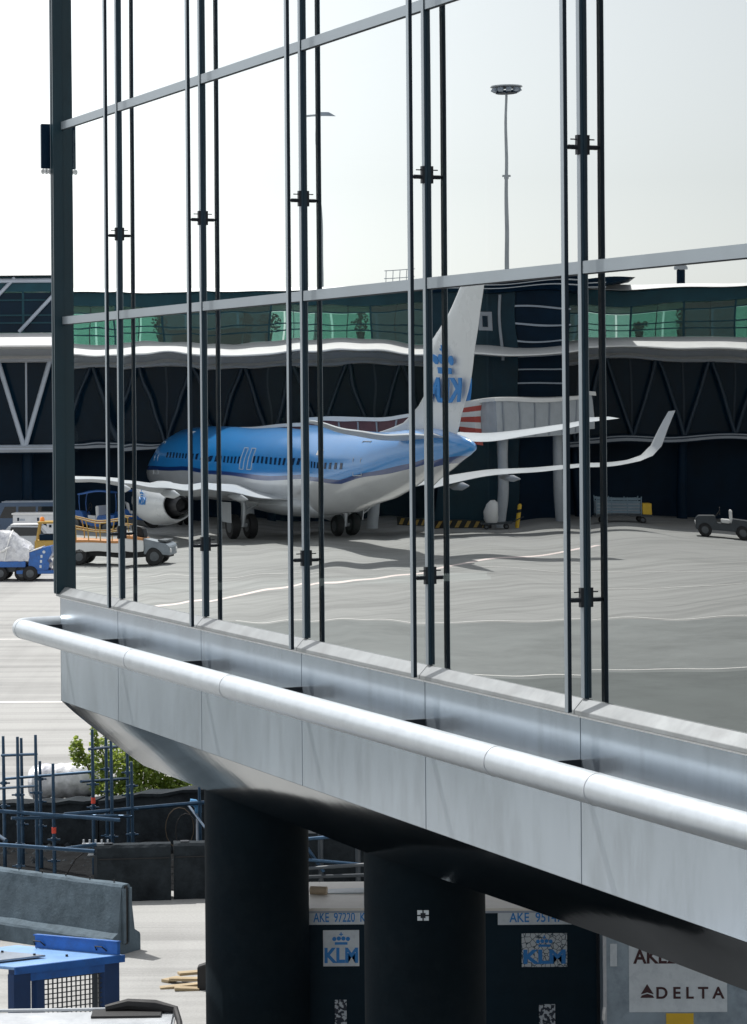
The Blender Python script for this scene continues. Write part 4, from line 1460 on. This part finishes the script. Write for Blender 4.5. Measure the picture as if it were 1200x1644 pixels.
# ================================================================== WORKS AREA BELOW LEFT
# dark excavated soil
pg = [G(-160, 1316), G(-160, 1412), G(150, 1424), G(340, 1434), G(640, 1440), G(640, 1352), G(345, 1292), G(180, 1296)]
mb = MB()
mb.add([(p.x, p.y, 0.006) for p in pg], [tuple(range(len(pg)))])
tag(mb.build('excavated_soil', M_SOIL, fix=False), 'dark excavated soil patch around the scaffold', None, kind='structure')

ZW = 41.5


def wall_block(name, label, p0, p1, h0, h1, th, material):
    t = thing(name, label, 'wall', (p0.x, p0.y, 0), math.atan2(p1.y - p0.y, p1.x - p0.x))
    L = math.hypot(p1.x - p0.x, p1.y - p0.y)
    n = 14
    rng = random.Random(3)
    rings = []
    for k in range(n + 1):
        x = L * k / n
        h = h0 + (h1 - h0) * k / n + rng.uniform(-0.025, 0.025)
        rings.append([(x, rng.uniform(-.02, .02), -0.05), (x, rng.uniform(-.02, .02), h * 0.5), (x, rng.uniform(-.01, .02), h), (x, th, h + rng.uniform(-.02, .02)), (x, th, -0.05)])
    MB().loft(rings).build('wall_body', material, t)
    MB().loft([[(r[0][0], -0.04, r[2][2] + 0.002), (r[0][0], -0.04, r[2][2] + 0.05), (r[0][0], th + 0.05, r[2][2] + 0.055), (r[0][0], th + 0.05, r[2][2] + 0.002)] for r in rings]).build('coping', M_CONC2, t)
    return t


def gz(px, Z):
    return Vector(((px - 600) / F * Z, Z, 0))


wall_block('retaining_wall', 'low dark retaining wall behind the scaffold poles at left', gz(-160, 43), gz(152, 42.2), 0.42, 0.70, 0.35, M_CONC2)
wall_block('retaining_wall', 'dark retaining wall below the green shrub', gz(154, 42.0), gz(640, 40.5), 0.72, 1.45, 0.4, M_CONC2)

# scaffold
sc = thing('scaffolding', 'blue-grey tube scaffold with couplers in front of the apron at lower left', 'scaffold', gz(100, 39.3))
SO = sc.location


def ST(px, py, Z):
    return W(px, py, Z) - SO


poles = [(5, 1182, 1335, 39.8), (28, 1183, None, 38.6), (34, 1185, 1316, 40.4), (57, 1180, None, 38.8), (64, 1222, 1345, 40.2), (85, 1226, 1358, 39.0),
         (148, 1171, 1332, 39.6), (170, 1178, 1260, 41.2), (178, 1177, None, 39.2), (204, 1187, 1312, 40.8), (211, 1223, 1345, 39.4), (-40, 1180, None, 39), (320, 1258, 1345, 39.9)]
for i, (px, y0, y1, Z) in enumerate(poles):
    a = ST(px, y0, Z)
    b = Vector((a.x + 0.015, a.y, 0.0))
    mid = a + (b - a) * 0.35
    o = MB().tube([a, mid, b], [0.022, 0.027, 0.03], 10).build('pole', M_SCAF, sc, smooth=True)
    if i in (5, 6):
        zt = W(px, {5: 1338, 6: 1290, 8: 1291, 3: 1349}[i], Z)[2]
        MB().tube([(a.x + 0.008, a.y, zt), (a.x + 0.008, a.y, zt + 0.09)], 0.034, 10).build('red_band', M_RED, o)
    for zc in (1.0, 0.62, 1.35, 0.3):
        if zc < a.z - 0.1 and (i + int(zc * 10)) % 3:
            MB().tube([(a.x + 0.005, a.y, zc), (a.x + 0.005, a.y, zc + 0.045)], 0.046, 8).tube([(a.x - 0.09, a.y, zc + 0.02), (a.x + 0.1, a.y, zc + 0.02)], 0.014, 6).build('coupler', M_SCAF, o)
rails = [((-60, 1298, 38.7), (193, 1317, 38.4), .03), ((103, 1308, 38.9), (345, 1287, 40.0), .03), ((-60, 1352, 38.4), (152, 1367, 38.0), .03), ((105, 1363, 38.5), (155, 1356, 38.6), .03),
         ((3, 1213, 39.3), (59, 1211, 38.85), .022), ((143, 1203, 39.5), (206, 1197, 40.7), .022), ((5, 1251, 40.4), (152, 1239, 39.7), .022), ((130, 1255, 39.6), (206, 1250, 40.8), .022),
         ((0, 1266, 39.7), (60, 1262, 38.9), .02), ((18, 1314, 38.5), (190, 1310, 39.1), .024), ((150, 1310, 39.5), (212, 1311, 39.3), .024), ((330, 1330, 39), (300, 1290, 40.5), .02),
         ((-20, 1330, 39.5), (10, 1350, 38.7), .03)]
for a, b, r in rails:
    MB().tube([ST(*a), ST(*b)], r, 10).build('rail', M_SCAF, sc, smooth=True)
# bits of tube and fittings between the columns
pk = thing('pipe_rack', 'blue tubes and fittings stacked on trestles, seen between the dark columns', 'pipe rack', gz(540, 37.0))
for k, (x0, y0, x1, y1) in enumerate(((440, 1398, 620, 1386), (440, 1376, 620, 1392), (440, 1352, 620, 1336), (440, 1410, 620, 1404), (480, 1342, 520, 1400))):
    MB().tube([W(x0, y0, 37.2) - pk.location, W(x1, y1, 36.8 + 0.1 * k) - pk.location], 0.026, 10).build('tube', M_TUGD if k in (0, 3) else M_SCAF, pk, smooth=True)
for px in (455, 515, 575, 612):
    a = W(px, 1335, 37.35) - pk.location
    MB().tube([a, (a.x, a.y, 0)], 0.04, 8).build('upright', M_TUGD, pk)
MB().box(-1.6, 1.6, 0.5, 0.9, 0, 0.95).build('rack_back', M_CONC2, pk)
# drain stub with blue valve
dv = thing('standpipe', 'short standpipe with blue elbow against the dark wall beside the column', 'standpipe', gz(313, 40.0))
MB().tube([(0, 0, 0), (0, 0, 0.88)], 0.035, 10).build('pipe', M_STEELB, dv, smooth=True)
MB().tube([(0, 0, 0.86), (0, 0, 0.96), (-0.05, -0.02, 1.02), (-0.12, -0.03, 1.03)], 0.055, 10).build('elbow', mat('valve_blue', (0.1, 0.3, 0.55), 0.4), dv, smooth=True)
# coiled cable and little rack
cc = thing('cable_coil', 'thin black cable coil hanging on the dark wall beside the standpipe', 'cable', gz(284, 40.6))
MB().tube([(0.22 * math.cos(k * 0.4), -0.12, 0.55 + 0.32 * math.sin(k * 0.4)) for k in range(17)], 0.008, 6).build('loop', M_BARK, cc)
MB().tube([(0.16 * math.cos(k * 0.4) + .1, -0.16, 0.5 + 0.28 * math.sin(k * 0.4)) for k in range(17)], 0.012, 6).build('loop', M_BLACK, cc)
hk = thing('fitting_rack', 'small rack of white metal fittings in the dark pit between the scaffolds', 'rack', gz(148, 39.0))
MB().box(-0.2, 0.2, -0.03, 0.03, 0.55, 0.58).build('bar', M_GREY, hk)
for k in range(5):
    MB().tube([(-0.18 + 0.09 * k, 0, 0.585), (-0.18 + 0.09 * k, 0, 0.635)], 0.014, 8).build('fitting', M_GREY, hk)
MB().box(-0.03, 0.03, -0.02, 0.02, 0, 0.545).box(-0.12, 0.12, -0.1, 0.1, 0.38, 0.41).build('stand', M_TUGD, hk)
for s_ in (-1, 1):
    MB().tube([(s_ * 0.1, 0, 0.5), (s_ * 0.3, 0, 0.35), (s_ * 0.5, 0, 0.02)], 0.012, 6).build('cable', M_BLACK, hk)

# rubble on the soil
mb = MB()
rng = random.Random(9)
for k in range(260):
    p = G(rng.uniform(-60, 330), rng.uniform(1318, 1392))
    s = rng.uniform(0.02, 0.09)
    vs = []
    for q in range(6):
        vs.append((p.x + s * math.cos(q * 1.05) * rng.uniform(.6, 1.2), p.y + s * math.sin(q * 1.05) * rng.uniform(.6, 1.2), 0.004))
    vs.append((p.x, p.y, s * rng.uniform(0.5, 1.0)))
    mb.add(vs, [(q, (q + 1) % 6, 6) for q in range(6)])
tag(mb.build('rubble', M_CONC2, fix=False), 'loose dark rubble strewn over the excavated soil', 'rubble', kind='stuff')

# plastic-wrapped roll behind the wall
rp = gz(100, 45.2)
t = thing('wrapped_roll', 'white plastic-wrapped roll lying behind the scaffold beside the shrub', 'roll', (rp.x, rp.y, 0))
rings = []
rng = random.Random(5)
for k in range(17):
    x = -0.62 + 1.22 * k / 16
    r = 0.30 * (1 + 0.05 * math.sin(k * 2.1)) * (0.72 if k in (0, 16) else 0.92 if k in (1, 15) else 1)
    rings.append([(x, r * math.cos(2 * math.pi * q / 18) * (1 + rng.uniform(-.05, .05)), 0.62 + 0.05 * (x) + r * math.sin(2 * math.pi * q / 18) * (1 + rng.uniform(-.06, .06))) for q in range(18)])
MB().loft(rings).build('roll', M_WRAP, t, smooth=True)
for x in (-0.4, 0.35):
    MB().prism([(-0.3, 0), (0.3, 0), (0.22, 0.36), (-0.22, 0.36)], x, x + 0.1, 'x').build('cradle', M_TUGD, t)

# shrub
sp_ = gz(215, 44.2)
t = thing('leafy_shrub', 'sunlit green leafy shrub growing behind the dark wall and scaffold', 'shrub', (sp_.x, sp_.y, 0))
rng = random.Random(21)
lobes = [((0.15, 0, 0.95), 0.48, 0.46), ((0.55, 0.1, 0.85), 0.42, 0.34), ((-0.25, 0, 0.95), 0.35, 0.48), ((0.02, -0.1, 1.25), 0.26, 0.3), ((0.85, 0, 0.72), 0.3, 0.22), ((-0.6, 0.1, 1.0), 0.25, 0.5),
         ((-0.72, 0, 1.48), 0.06, 0.28), ((-1.02, 0, 1.3), 0.12, 0.2), ((-0.95, 0.05, 1.1), 0.16, 0.15), ((0.2, 0, 1.5), 0.10, 0.16), ((0.1, -0.1, 0.6), 0.6, 0.2), ((0.75, -0.05, 0.6), 0.5, 0.22), ((0.4, 0.05, 1.15), 0.3, 0.25), ((-0.5, -0.1, 0.65), 0.3, 0.15)]
mb = MB()
for c, rx, rz in lobes:
    nl = int(5500 * rx * rz) + 40
    for k in range(nl):
        while True:
            q = Vector((rng.uniform(-1, 1), rng.uniform(-1, 1), rng.uniform(-1, 1)))
            if q.length < 1 and rng.random() < 0.25 + 0.75 * q.length:
                break
        p = Vector((c[0] + q.x * rx, c[1] + q.y * rx, c[2] + q.z * rz))
        u = Vector((rng.uniform(-1, 1), rng.uniform(-1, 1), rng.uniform(-0.5, 0.9))).normalized()
        v = u.cross(Vector((rng.uniform(-1, 1), rng.uniform(-1, 1), rng.uniform(-1, 1)))).normalized()
        l = rng.choice((0.035, 0.05, 0.07, 0.10)) * rng.uniform(0.8, 1.2)
        wd = l * rng.uniform(0.3, 0.45)
        nn = u.cross(v) * 0.008
        mb.add([p - u * l * .5, p + v * wd + nn, p + u * l * .5, p - v * wd + nn], [(0, 1, 2), (0, 2, 3)])
mb.build('foliage', M_LEAF, t, fix=False)
tw_ = MB()
for c, rx, rz in lobes:
    tw_.tube([(c[0] * 0.3, 0, 0), (c[0] * 0.7, c[1], c[2] * 0.55), (c[0], c[1], c[2] + rz * 0.7)], [0.022, 0.014, 0.005], 6)
tw_.build('stem', M_BARK, t)


# concrete barriers
def barrier(label, p_end, direction, L, material, seed=1, group=None):
    """profile extruded along local -x from its end face at the origin"""
    t = thing('concrete_barrier', label, 'barrier', (p_end.x, p_end.y, 0), math.atan2(direction.y, direction.x), group)
    rng = random.Random(seed)
    H = 0.90
    pf = [(-0.29, 0.0), (-0.285, 0.21), (-0.265, 0.235), (-0.165, 0.285), (-0.085, H - 0.03), (-0.06, H), (0.06, H), (0.085, H - 0.03), (0.165, 0.285), (0.265, 0.235), (0.285, 0.21), (0.29, 0)]
    n = 30
    rings = []
    for k in range(n + 1):
        x = -L * k / n
        rings.append([(x, y + rng.uniform(-.006, .006), max(0, z + (rng.uniform(-.008, .004) if z > 0.2 else 0))) for y, z in pf])
    MB().loft(rings).build('block', material, t)
    # grooved end
    MB().box(0.001, 0.03, -0.085, -0.032, 0.14, H - 0.05).box(0.001, 0.03, 0.032, 0.085, 0.14, H - 0.05).build('end_lug', material, t)
    MB().box(0.001, 0.008, -0.028, 0.028, 0.12, H - 0.02).build('end_groove', M_BLACK, t)
    for k in range(int(L / 0.42)):
        MB().tube([(-0.2 - k * 0.42, 0, H - 0.005), (-0.2 - k * 0.42, 0, H + 0.035)], 0.008, 6).build('pin', M_BLACK, t)
    return t


e = G(203, 1531)
d = (e - G(0, 1500))
barrier('long grey concrete barrier with flared foot, its end face toward the blue cart', e, d, 5.0, M_CONC, 2)
a, b = G(150, 1442), G(269, 1440.5)


def flat_barrier(label, px0, px1, Z, seed):
    t = thing('barrier_block', label, 'barrier', gz(px0, Z), math.atan2(0.10, 1.0), 'dark concrete blocks beside the column')
    L = (px1 - px0) / F * Z
    rng = random.Random(seed)
    rings = []
    n = 12
    for k in range(n + 1):
        x = L * k / n
        rings.append([(x, -0.16 + rng.uniform(-.008, .008), 0), (x, -0.15 + rng.uniform(-.008, .008), 0.35), (x, -0.13 + rng.uniform(-.008, .008), 0.76), (x, -0.10, 0.80 + rng.uniform(-.008, .006)),
                      (x, 0.10, 0.80 + rng.uniform(-.008, .006)), (x, 0.13, 0.76), (x, 0.16, 0)])
    MB().loft(rings).build('block', M_CONC2, t)
    MB().box(L * 0.02, L * 0.98, -0.152, -0.142, 0.60, 0.615).build('seam', M_BLACK, t)
    MB().box(0.1, 0.22, -0.06, 0.06, 0.80, 0.815).build('lifting_eye', M_DARKSTEEL, t)


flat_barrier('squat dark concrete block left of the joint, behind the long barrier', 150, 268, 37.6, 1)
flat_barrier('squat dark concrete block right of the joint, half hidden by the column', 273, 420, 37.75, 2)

# timber offcuts by the column
for k, (px, py, an, L, z, lb) in enumerate(((290, 1586, 0.15, 0.50, 0.0, 'lowest pale plank of the heap by the column'), (300, 1579, -0.2, 0.42, 0.035, 'middle pale plank of the heap, askew'),
                                            (312, 1573, 0.35, 0.40, 0.07, 'topmost pale plank of the heap by the column'), (277, 1575, 0.9, 0.28, 0.0, 'short pale plank end sticking out left of the heap'),
                                            (300, 1590, 0.1, 0.3, 0.0, 'small dark-ended plank at the front of the heap'))):
    o = MB().box(-L / 2, L / 2, -0.06, 0.06, 0.0, 0.034).build('plank', M_WOOD, None, bevel=0.003, loc=G(px, py) + Vector((0, 0, z)), rot=(0.0, 0.03 * (k - 2), an))
    tag(o, lb, 'plank', 'timber offcuts by the column')
o = MB().prism([(-0.1, 0), (0.1, 0), (0.1, 0.28), (0.02, 0.32), (-0.1, 0.28)], -0.08, 0.08).build('rubber_block', M_BLACK, None, bevel=0.01, loc=G(331, 1588))
tag(o, 'black rubber block standing against the column beside the planks', 'block')

# blue mesh cart: skewed frame, side panel towards the camera, raised rail at the back
HT = 1.52
cR, cC, cB = G(193, 1533, HT), G(22, 1553, HT), G(59, 1521, HT)
vA = (cR - cC)
LX = vA.length
vA.normalize()
vB = (cB - cR).normalized()
DY = 1.25
t = thing('mesh_cart', 'blue steel cart with mesh side panel and flat top at lower left', 'cart', (cC.x, cC.y, 0))
SK = Matrix(((vA.x, vB.x, 0, 0), (vA.y, vB.y, 0, 0), (0, 0, 1, 0), (0, 0, 0, 1)))


def cbox(mb, *a):
    return mb.box(*a, M=SK)


def cpt(x, y, z):
    return SK @ Vector((x, y, z))


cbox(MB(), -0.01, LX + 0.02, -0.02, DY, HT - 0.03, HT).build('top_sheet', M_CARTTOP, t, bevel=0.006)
cbox(MB(), -0.012, LX + 0.022, -0.034, -0.021, HT - 0.075, HT - 0.002).build('front_lip', M_CARTB, t)
br = MB()
cbox(br, LX - 0.03, LX + 0.0, 0.0, DY * 0.78, HT + 0.001, HT + 0.125)
cbox(br, LX - 0.045, LX + 0.006, -0.004, DY * 0.78 + 0.004, HT + 0.126, HT + 0.14)
br.build('back_rail', M_CARTB, t)
for x, y, wd in ((0.0, 0.0, 0.18), (0.26, 0.012, 0.08), (LX - 0.17, 0.0, 0.16), (0.0, DY - 0.12, 0.1), (LX - 0.12, DY - 0.12, 0.1)):
    cbox(MB(), x, x + wd, y, y + 0.07, 0.22, HT - 0.077).build('leg', mat('cart_leg_navy', (0.008, 0.04, 0.13), 0.4, var=0.15, scale=6), t)
cbox(MB(), 0.181, LX - 0.171, 0.0, 0.05, HT - 0.16, HT - 0.077).build('upper_beam', M_CARTB, t)
cbox(MB(), 0.181, LX - 0.171, 0.0, 0.05, 0.5, 0.6).build('lower_beam', M_CARTB, t)
mm = MB()
x0, x1, z0, z1 = 0.34, LX - 0.17, 0.6, HT - 0.16
k = x0
while k <= x1:
    cbox(mm, k - 0.005, k + 0.005, 0.022, 0.03, z0, z1)
    k += 0.05
k = z0
while k <= z1:
    cbox(mm, x0, x1, 0.031, 0.038, k - 0.005, k + 0.005)
    k += 0.05
mm.build('wire_mesh', M_TUGD, t)
cbox(MB(), LX - 0.27, LX - 0.235, 0.012, 0.045, 0.6, HT - 0.161).build('mesh_stile', M_TUGD, t)
cbox(MB(), 0.02, 0.62, 0.30, 0.80, HT + 0.012, HT + 0.032).build('top_plate', mat('scuffed_plate', (0.25, 0.29, 0.34), 0.4, 0.4, var=0.2, scale=6), t, bevel=0.004)
cbox(MB(), 0.06, 0.58, 0.34, 0.76, HT + 0.001, HT + 0.011).build('plate_spacer', M_BLACK, t)
for x, y in ((0.1, 0.36), (0.55, 0.36), (0.55, 0.74), (0.8, 0.25), (0.1, 0.74)):
    MB().tube([cpt(x, y, HT + 0.03 if x < 0.7 else HT), cpt(x, y, HT + 0.048 if x < 0.7 else HT + 0.02)], 0.014, 8).build('bolt', M_BLACK, t)
for y in (0.12, 0.85):
    MB().tube([cpt(LX - 0.035, y, HT + 0.03), cpt(LX - 0.07, y + 0.02, HT + 0.075), cpt(LX - 0.07, y + 0.1, HT + 0.075), cpt(LX - 0.035, y + 0.12, HT + 0.03)], 0.007, 6).build('handle', M_BLACK, t)
for x in (0.1, LX - 0.1):
    for y in (0.1, DY - 0.1):
        p = cpt(x, y, 0)
        wheel(t, p.x, p.y, 0.11, 0.07)

# covered cart in the foreground, only its roof in frame
cp = W(150, 1624, 20.9)
t = thing('covered_cart', 'pale flat-roofed covered cart at the bottom left edge', 'cart', (cp.x, cp.y, 0), math.radians(1.5))
HR = cp.z
MB().box(-2.0, 0.66, -1.5, 0.0, HR - 0.06, HR).build('roof', mat('cart_roof', (0.5, 0.52, 0.54), 0.35, 0.2, var=0.15, scale=4, dirt=(0.2, 0.22, 0.25), dirt_amt=0.5, dscale=3), t, bevel=0.02)
MB().tube([(-2.0, 0.01, HR + 0.012), (0.2, 0.012, HR + 0.012), (0.62, 0.0, HR + 0.02)], 0.014, 8).build('edge_trim', M_GREY, t)
MB().tube([(0.1, -0.05, HR + 0.03), (0.28, -0.03, HR + 0.06), (0.5, -0.06, HR + 0.05), (0.66, -0.1, HR + 0.03), (0.70, -0.3, HR - 0.02), (0.74, -0.8, HR - 0.05)], [0.03, 0.045, 0.05, 0.03, 0.025, 0.02], 8).build('rubber_strap', M_BLACK, t, smooth=True)
MB().box(0.0, 0.55, -0.25, -0.02, HR + 0.002, HR + 0.018).build('black_mat', M_BLACK, t)
MB().box(-1.95, 0.60, -1.45, -0.05, 0.4, HR - 0.061).build('body', M_GREY, t)
for x in (-1.5, 0.2):
    for y in (-1.3, -0.2):
        wheel(t, x, y, 0.22, 0.14)


# ================================================================== AIR CARGO CONTAINERS UNDER THE BUILDING
def container(label, pxl, pxr, ytop, Z, skin, rz=0.0):
    A = W(pxl, ytop, Z)
    L = (pxr - pxl) / F * Z
    H = A.z
    dl = thing('container_dolly', 'low steel dolly under the ' + label.split(' with ')[0], 'dolly', (A.x, A.y, 0), rz, 'dollies under the cargo containers')
    zb_ = H - 1.62
    MB().box(0, L, 0.0, 1.5, zb_ - 0.14, zb_ - 0.004).build('deck', M_DARKSTEEL, dl)
    for x in (0.25, L - 0.25):
        for y in (0.2, 1.3):
            wheel(dl, x, y, max(0.12, (zb_ - 0.14) / 2), 0.12)
    t = thing('cargo_container', label, 'container', (A.x, A.y, zb_), rz)
    h = 1.62
    MB().prism([(0.02, 0.03), (L - 0.02, 0.03), (L - 0.02, h - 0.03), (0.02, h - 0.03)], 0.012, 1.48).build('shell', skin, t)
    MB().box(0.0, L, 0.0, 1.5, h - 0.028, h).build('roof', M_ULDTOP, t)
    for x in (0.0, L - 0.035):
        MB().box(x, x + 0.035, 0.0, 0.03, 0.0, h - 0.03).build('frame_post', M_ALUF if skin is M_ULDG else M_DARKSTEEL, t)
    MB().box(0.036, L - 0.036, 0.0, 0.02, 0.0, 0.06).build('frame_sill', M_ALUF, t)
    MB().box(0.036, L - 0.036, -0.004, 0.018, h - 0.05, h - 0.029).build('frame_head', M_STEELB, t)
    for k in range(1, 12):
        MB().tube([(0.018, -0.001, h * k / 12), (0.018, -0.006, h * k / 12)], 0.007, 6).build('rivet', M_ALUF, t)
    return t, L, h, Z, A


def plate(t, A, Z, h, x0, x1, y0, y1, material, name, d=0.004):
    """rectangle given in photo pixels on the container front"""
    k = Z / F
    Hh = A.z
    X0, X1 = (x0 - 600) * k - A.x - 0.0, (x1 - 600) * k - A.x
    rr = lambda px, py: W(px, py, Z).z - (Hh - h)
    Z1, Z0 = rr((x0 + x1) / 2, y0), rr((x0 + x1) / 2, y1)
    o = MB().box(X0, X1, 0.011 - d, 0.011, Z0, Z1).build(name, material, t)
    return (X0 + X1) / 2, (Z0 + Z1) / 2, X1 - X0, Z1 - Z0


def front(x, z, y=0.0):
    return frame((x, y, z), (1, 0, 0), (0, 0, 1))


ZK = 27.4
for lb, pxl, pxr, xs0, code, sx0, sx1, sign, logo, patch, stick in (
        ('dark navy cargo container marked 97220 between the two columns', 478, 716, 470, 'AKE  97220  KL', 482, 602, (1463, 1485), (512, 570, 1494, 1552), (530, 549, 1606, 1650), M_PLATE),
        ('dark navy cargo container marked 95147 right of the second column', 735, 963, 793, 'AKE  95147  KL', 793, 945, (1463, 1485), (831, 904, 1499, 1553), (858, 884, 1613, 1660), M_WORN)):
    t, L, h, Z, A = container(lb, pxl, pxr, 1459, ZK, M_ULD)
    cx, cz, ww, hh = plate(t, A, Z, h, sx0, sx1, sign[0], sign[1], M_PLATE, 'code_sign')
    text_obj('code_letters', code, hh * 0.98, M_LBLUE, t, front(cx, cz, 0.006), offset=0.002, extrude=0.001, sx=0.93 * ww / (hh * 8.0))
    cx, cz, ww, hh = plate(t, A, Z, h, *logo, stick, 'logo_sticker')
    text_obj('logo_letters', 'KLM', hh * 0.56, M_LBLUE, t, front(cx, cz - hh * 0.22, 0.006), offset=0.008, extrude=0.001, sx=1.0 * ww / (hh * 1.12))
    cm = MB()
    crown(cm, front(cx, cz + hh * 0.14, 0.006), hh * 0.42, 0.002)
    for i_ in range(len(cm.v)):
        cm.v[i_] = (cm.v[i_][0], cm.v[i_][1] , cm.v[i_][2])
    cm.build('logo_crown', M_LBLUE, t)
    plate(t, A, Z, h, *patch, M_PATCH, 'worn_label')

t, L, h, Z, A = container('scuffed silver cargo container with dark red lettering at lower right', 968, 1225, 1468, 26.6, M_ULDG, math.radians(-1.2))
plate(t, A, Z, h, 1003, 1160, 1512, 1625, M_PLATE, 'logo_panel')
text_obj('code_letters', 'AKE28', 0.20, M_DRED, t, front((1052 - 600) * Z / F - A.x, W(1050, 1537, Z).z - (A.z - h), 0.005), offset=0.005, extrude=0.001, sx=0.92)
text_obj('airline_letters', 'D E L T A', 0.165, M_DRED, t, front((1100 - 600) * Z / F - A.x, W(1100, 1595, Z).z - (A.z - h), 0.005), offset=0.004, extrude=0.001, sx=1.02)
cx, cz = (1032 - 600) * Z / F - A.x, W(1032, 1592, Z).z - (A.z - h)
MB().prism([(cx - 0.066, cz - 0.03), (cx, cz + 0.075), (cx + 0.066, cz - 0.03), (cx, cz - 0.012)], 0.0045, 0.0065).build('triangle_mark', M_DRED, t)
MB().prism([(cx - 0.070, cz - 0.066), (cx - 0.056, cz - 0.042), (cx, cz - 0.024), (cx + 0.056, cz - 0.042), (cx + 0.070, cz - 0.066)], 0.0045, 0.0065).build('triangle_mark', M_DRED, t)
plate(t, A, Z, h, 1062, 1106, 1627, 1660, M_YEL, 'yellow_label', 0.006)
plate(t, A, Z, h, 973, 984, 1516, 1552, M_PLATE, 'white_tab', 0.005)
MB().tube([(0.0, -0.02, 0.55), (0.0, -0.05, 0.62), (0.01, -0.03, 0.68)], 0.016, 8).build('latch', M_WHITE, t)
# tube and papers lying on the first container
cp = W(512, 1424, 28.2)
o = MB().tube([(-0.09, 0, 0.045), (0.09, -0.02, 0.045)], 0.045, 16).build('cardboard_tube', M_CARD, None, smooth=True, loc=(cp.x, cp.y, W(600, 1459, ZK).z), rot=(0, 0, -0.1))
tag(o, 'pale cardboard tube lying on the 97220 container', 'tube')
o = MB().add([(-0.2, -0.1, 0), (0.2, -0.12, 0.01), (0.22, 0.1, 0.02), (-0.18, 0.12, 0.005), (-0.2, -0.1, 0.012), (0.2, -0.12, 0.022), (0.22, 0.1, 0.032), (-0.18, 0.12, 0.017)],
             [(3, 2, 1, 0), (4, 5, 6, 7), (0, 1, 5, 4), (1, 2, 6, 5), (2, 3, 7, 6), (3, 0, 4, 7)]).build('plastic_sheet', M_PLATE, None, loc=(cp.x + 0.28, cp.y + 0.1, W(600, 1459, ZK).z + 0.001))
tag(o, 'folded pale plastic sheet beside the cardboard tube', 'sheet')
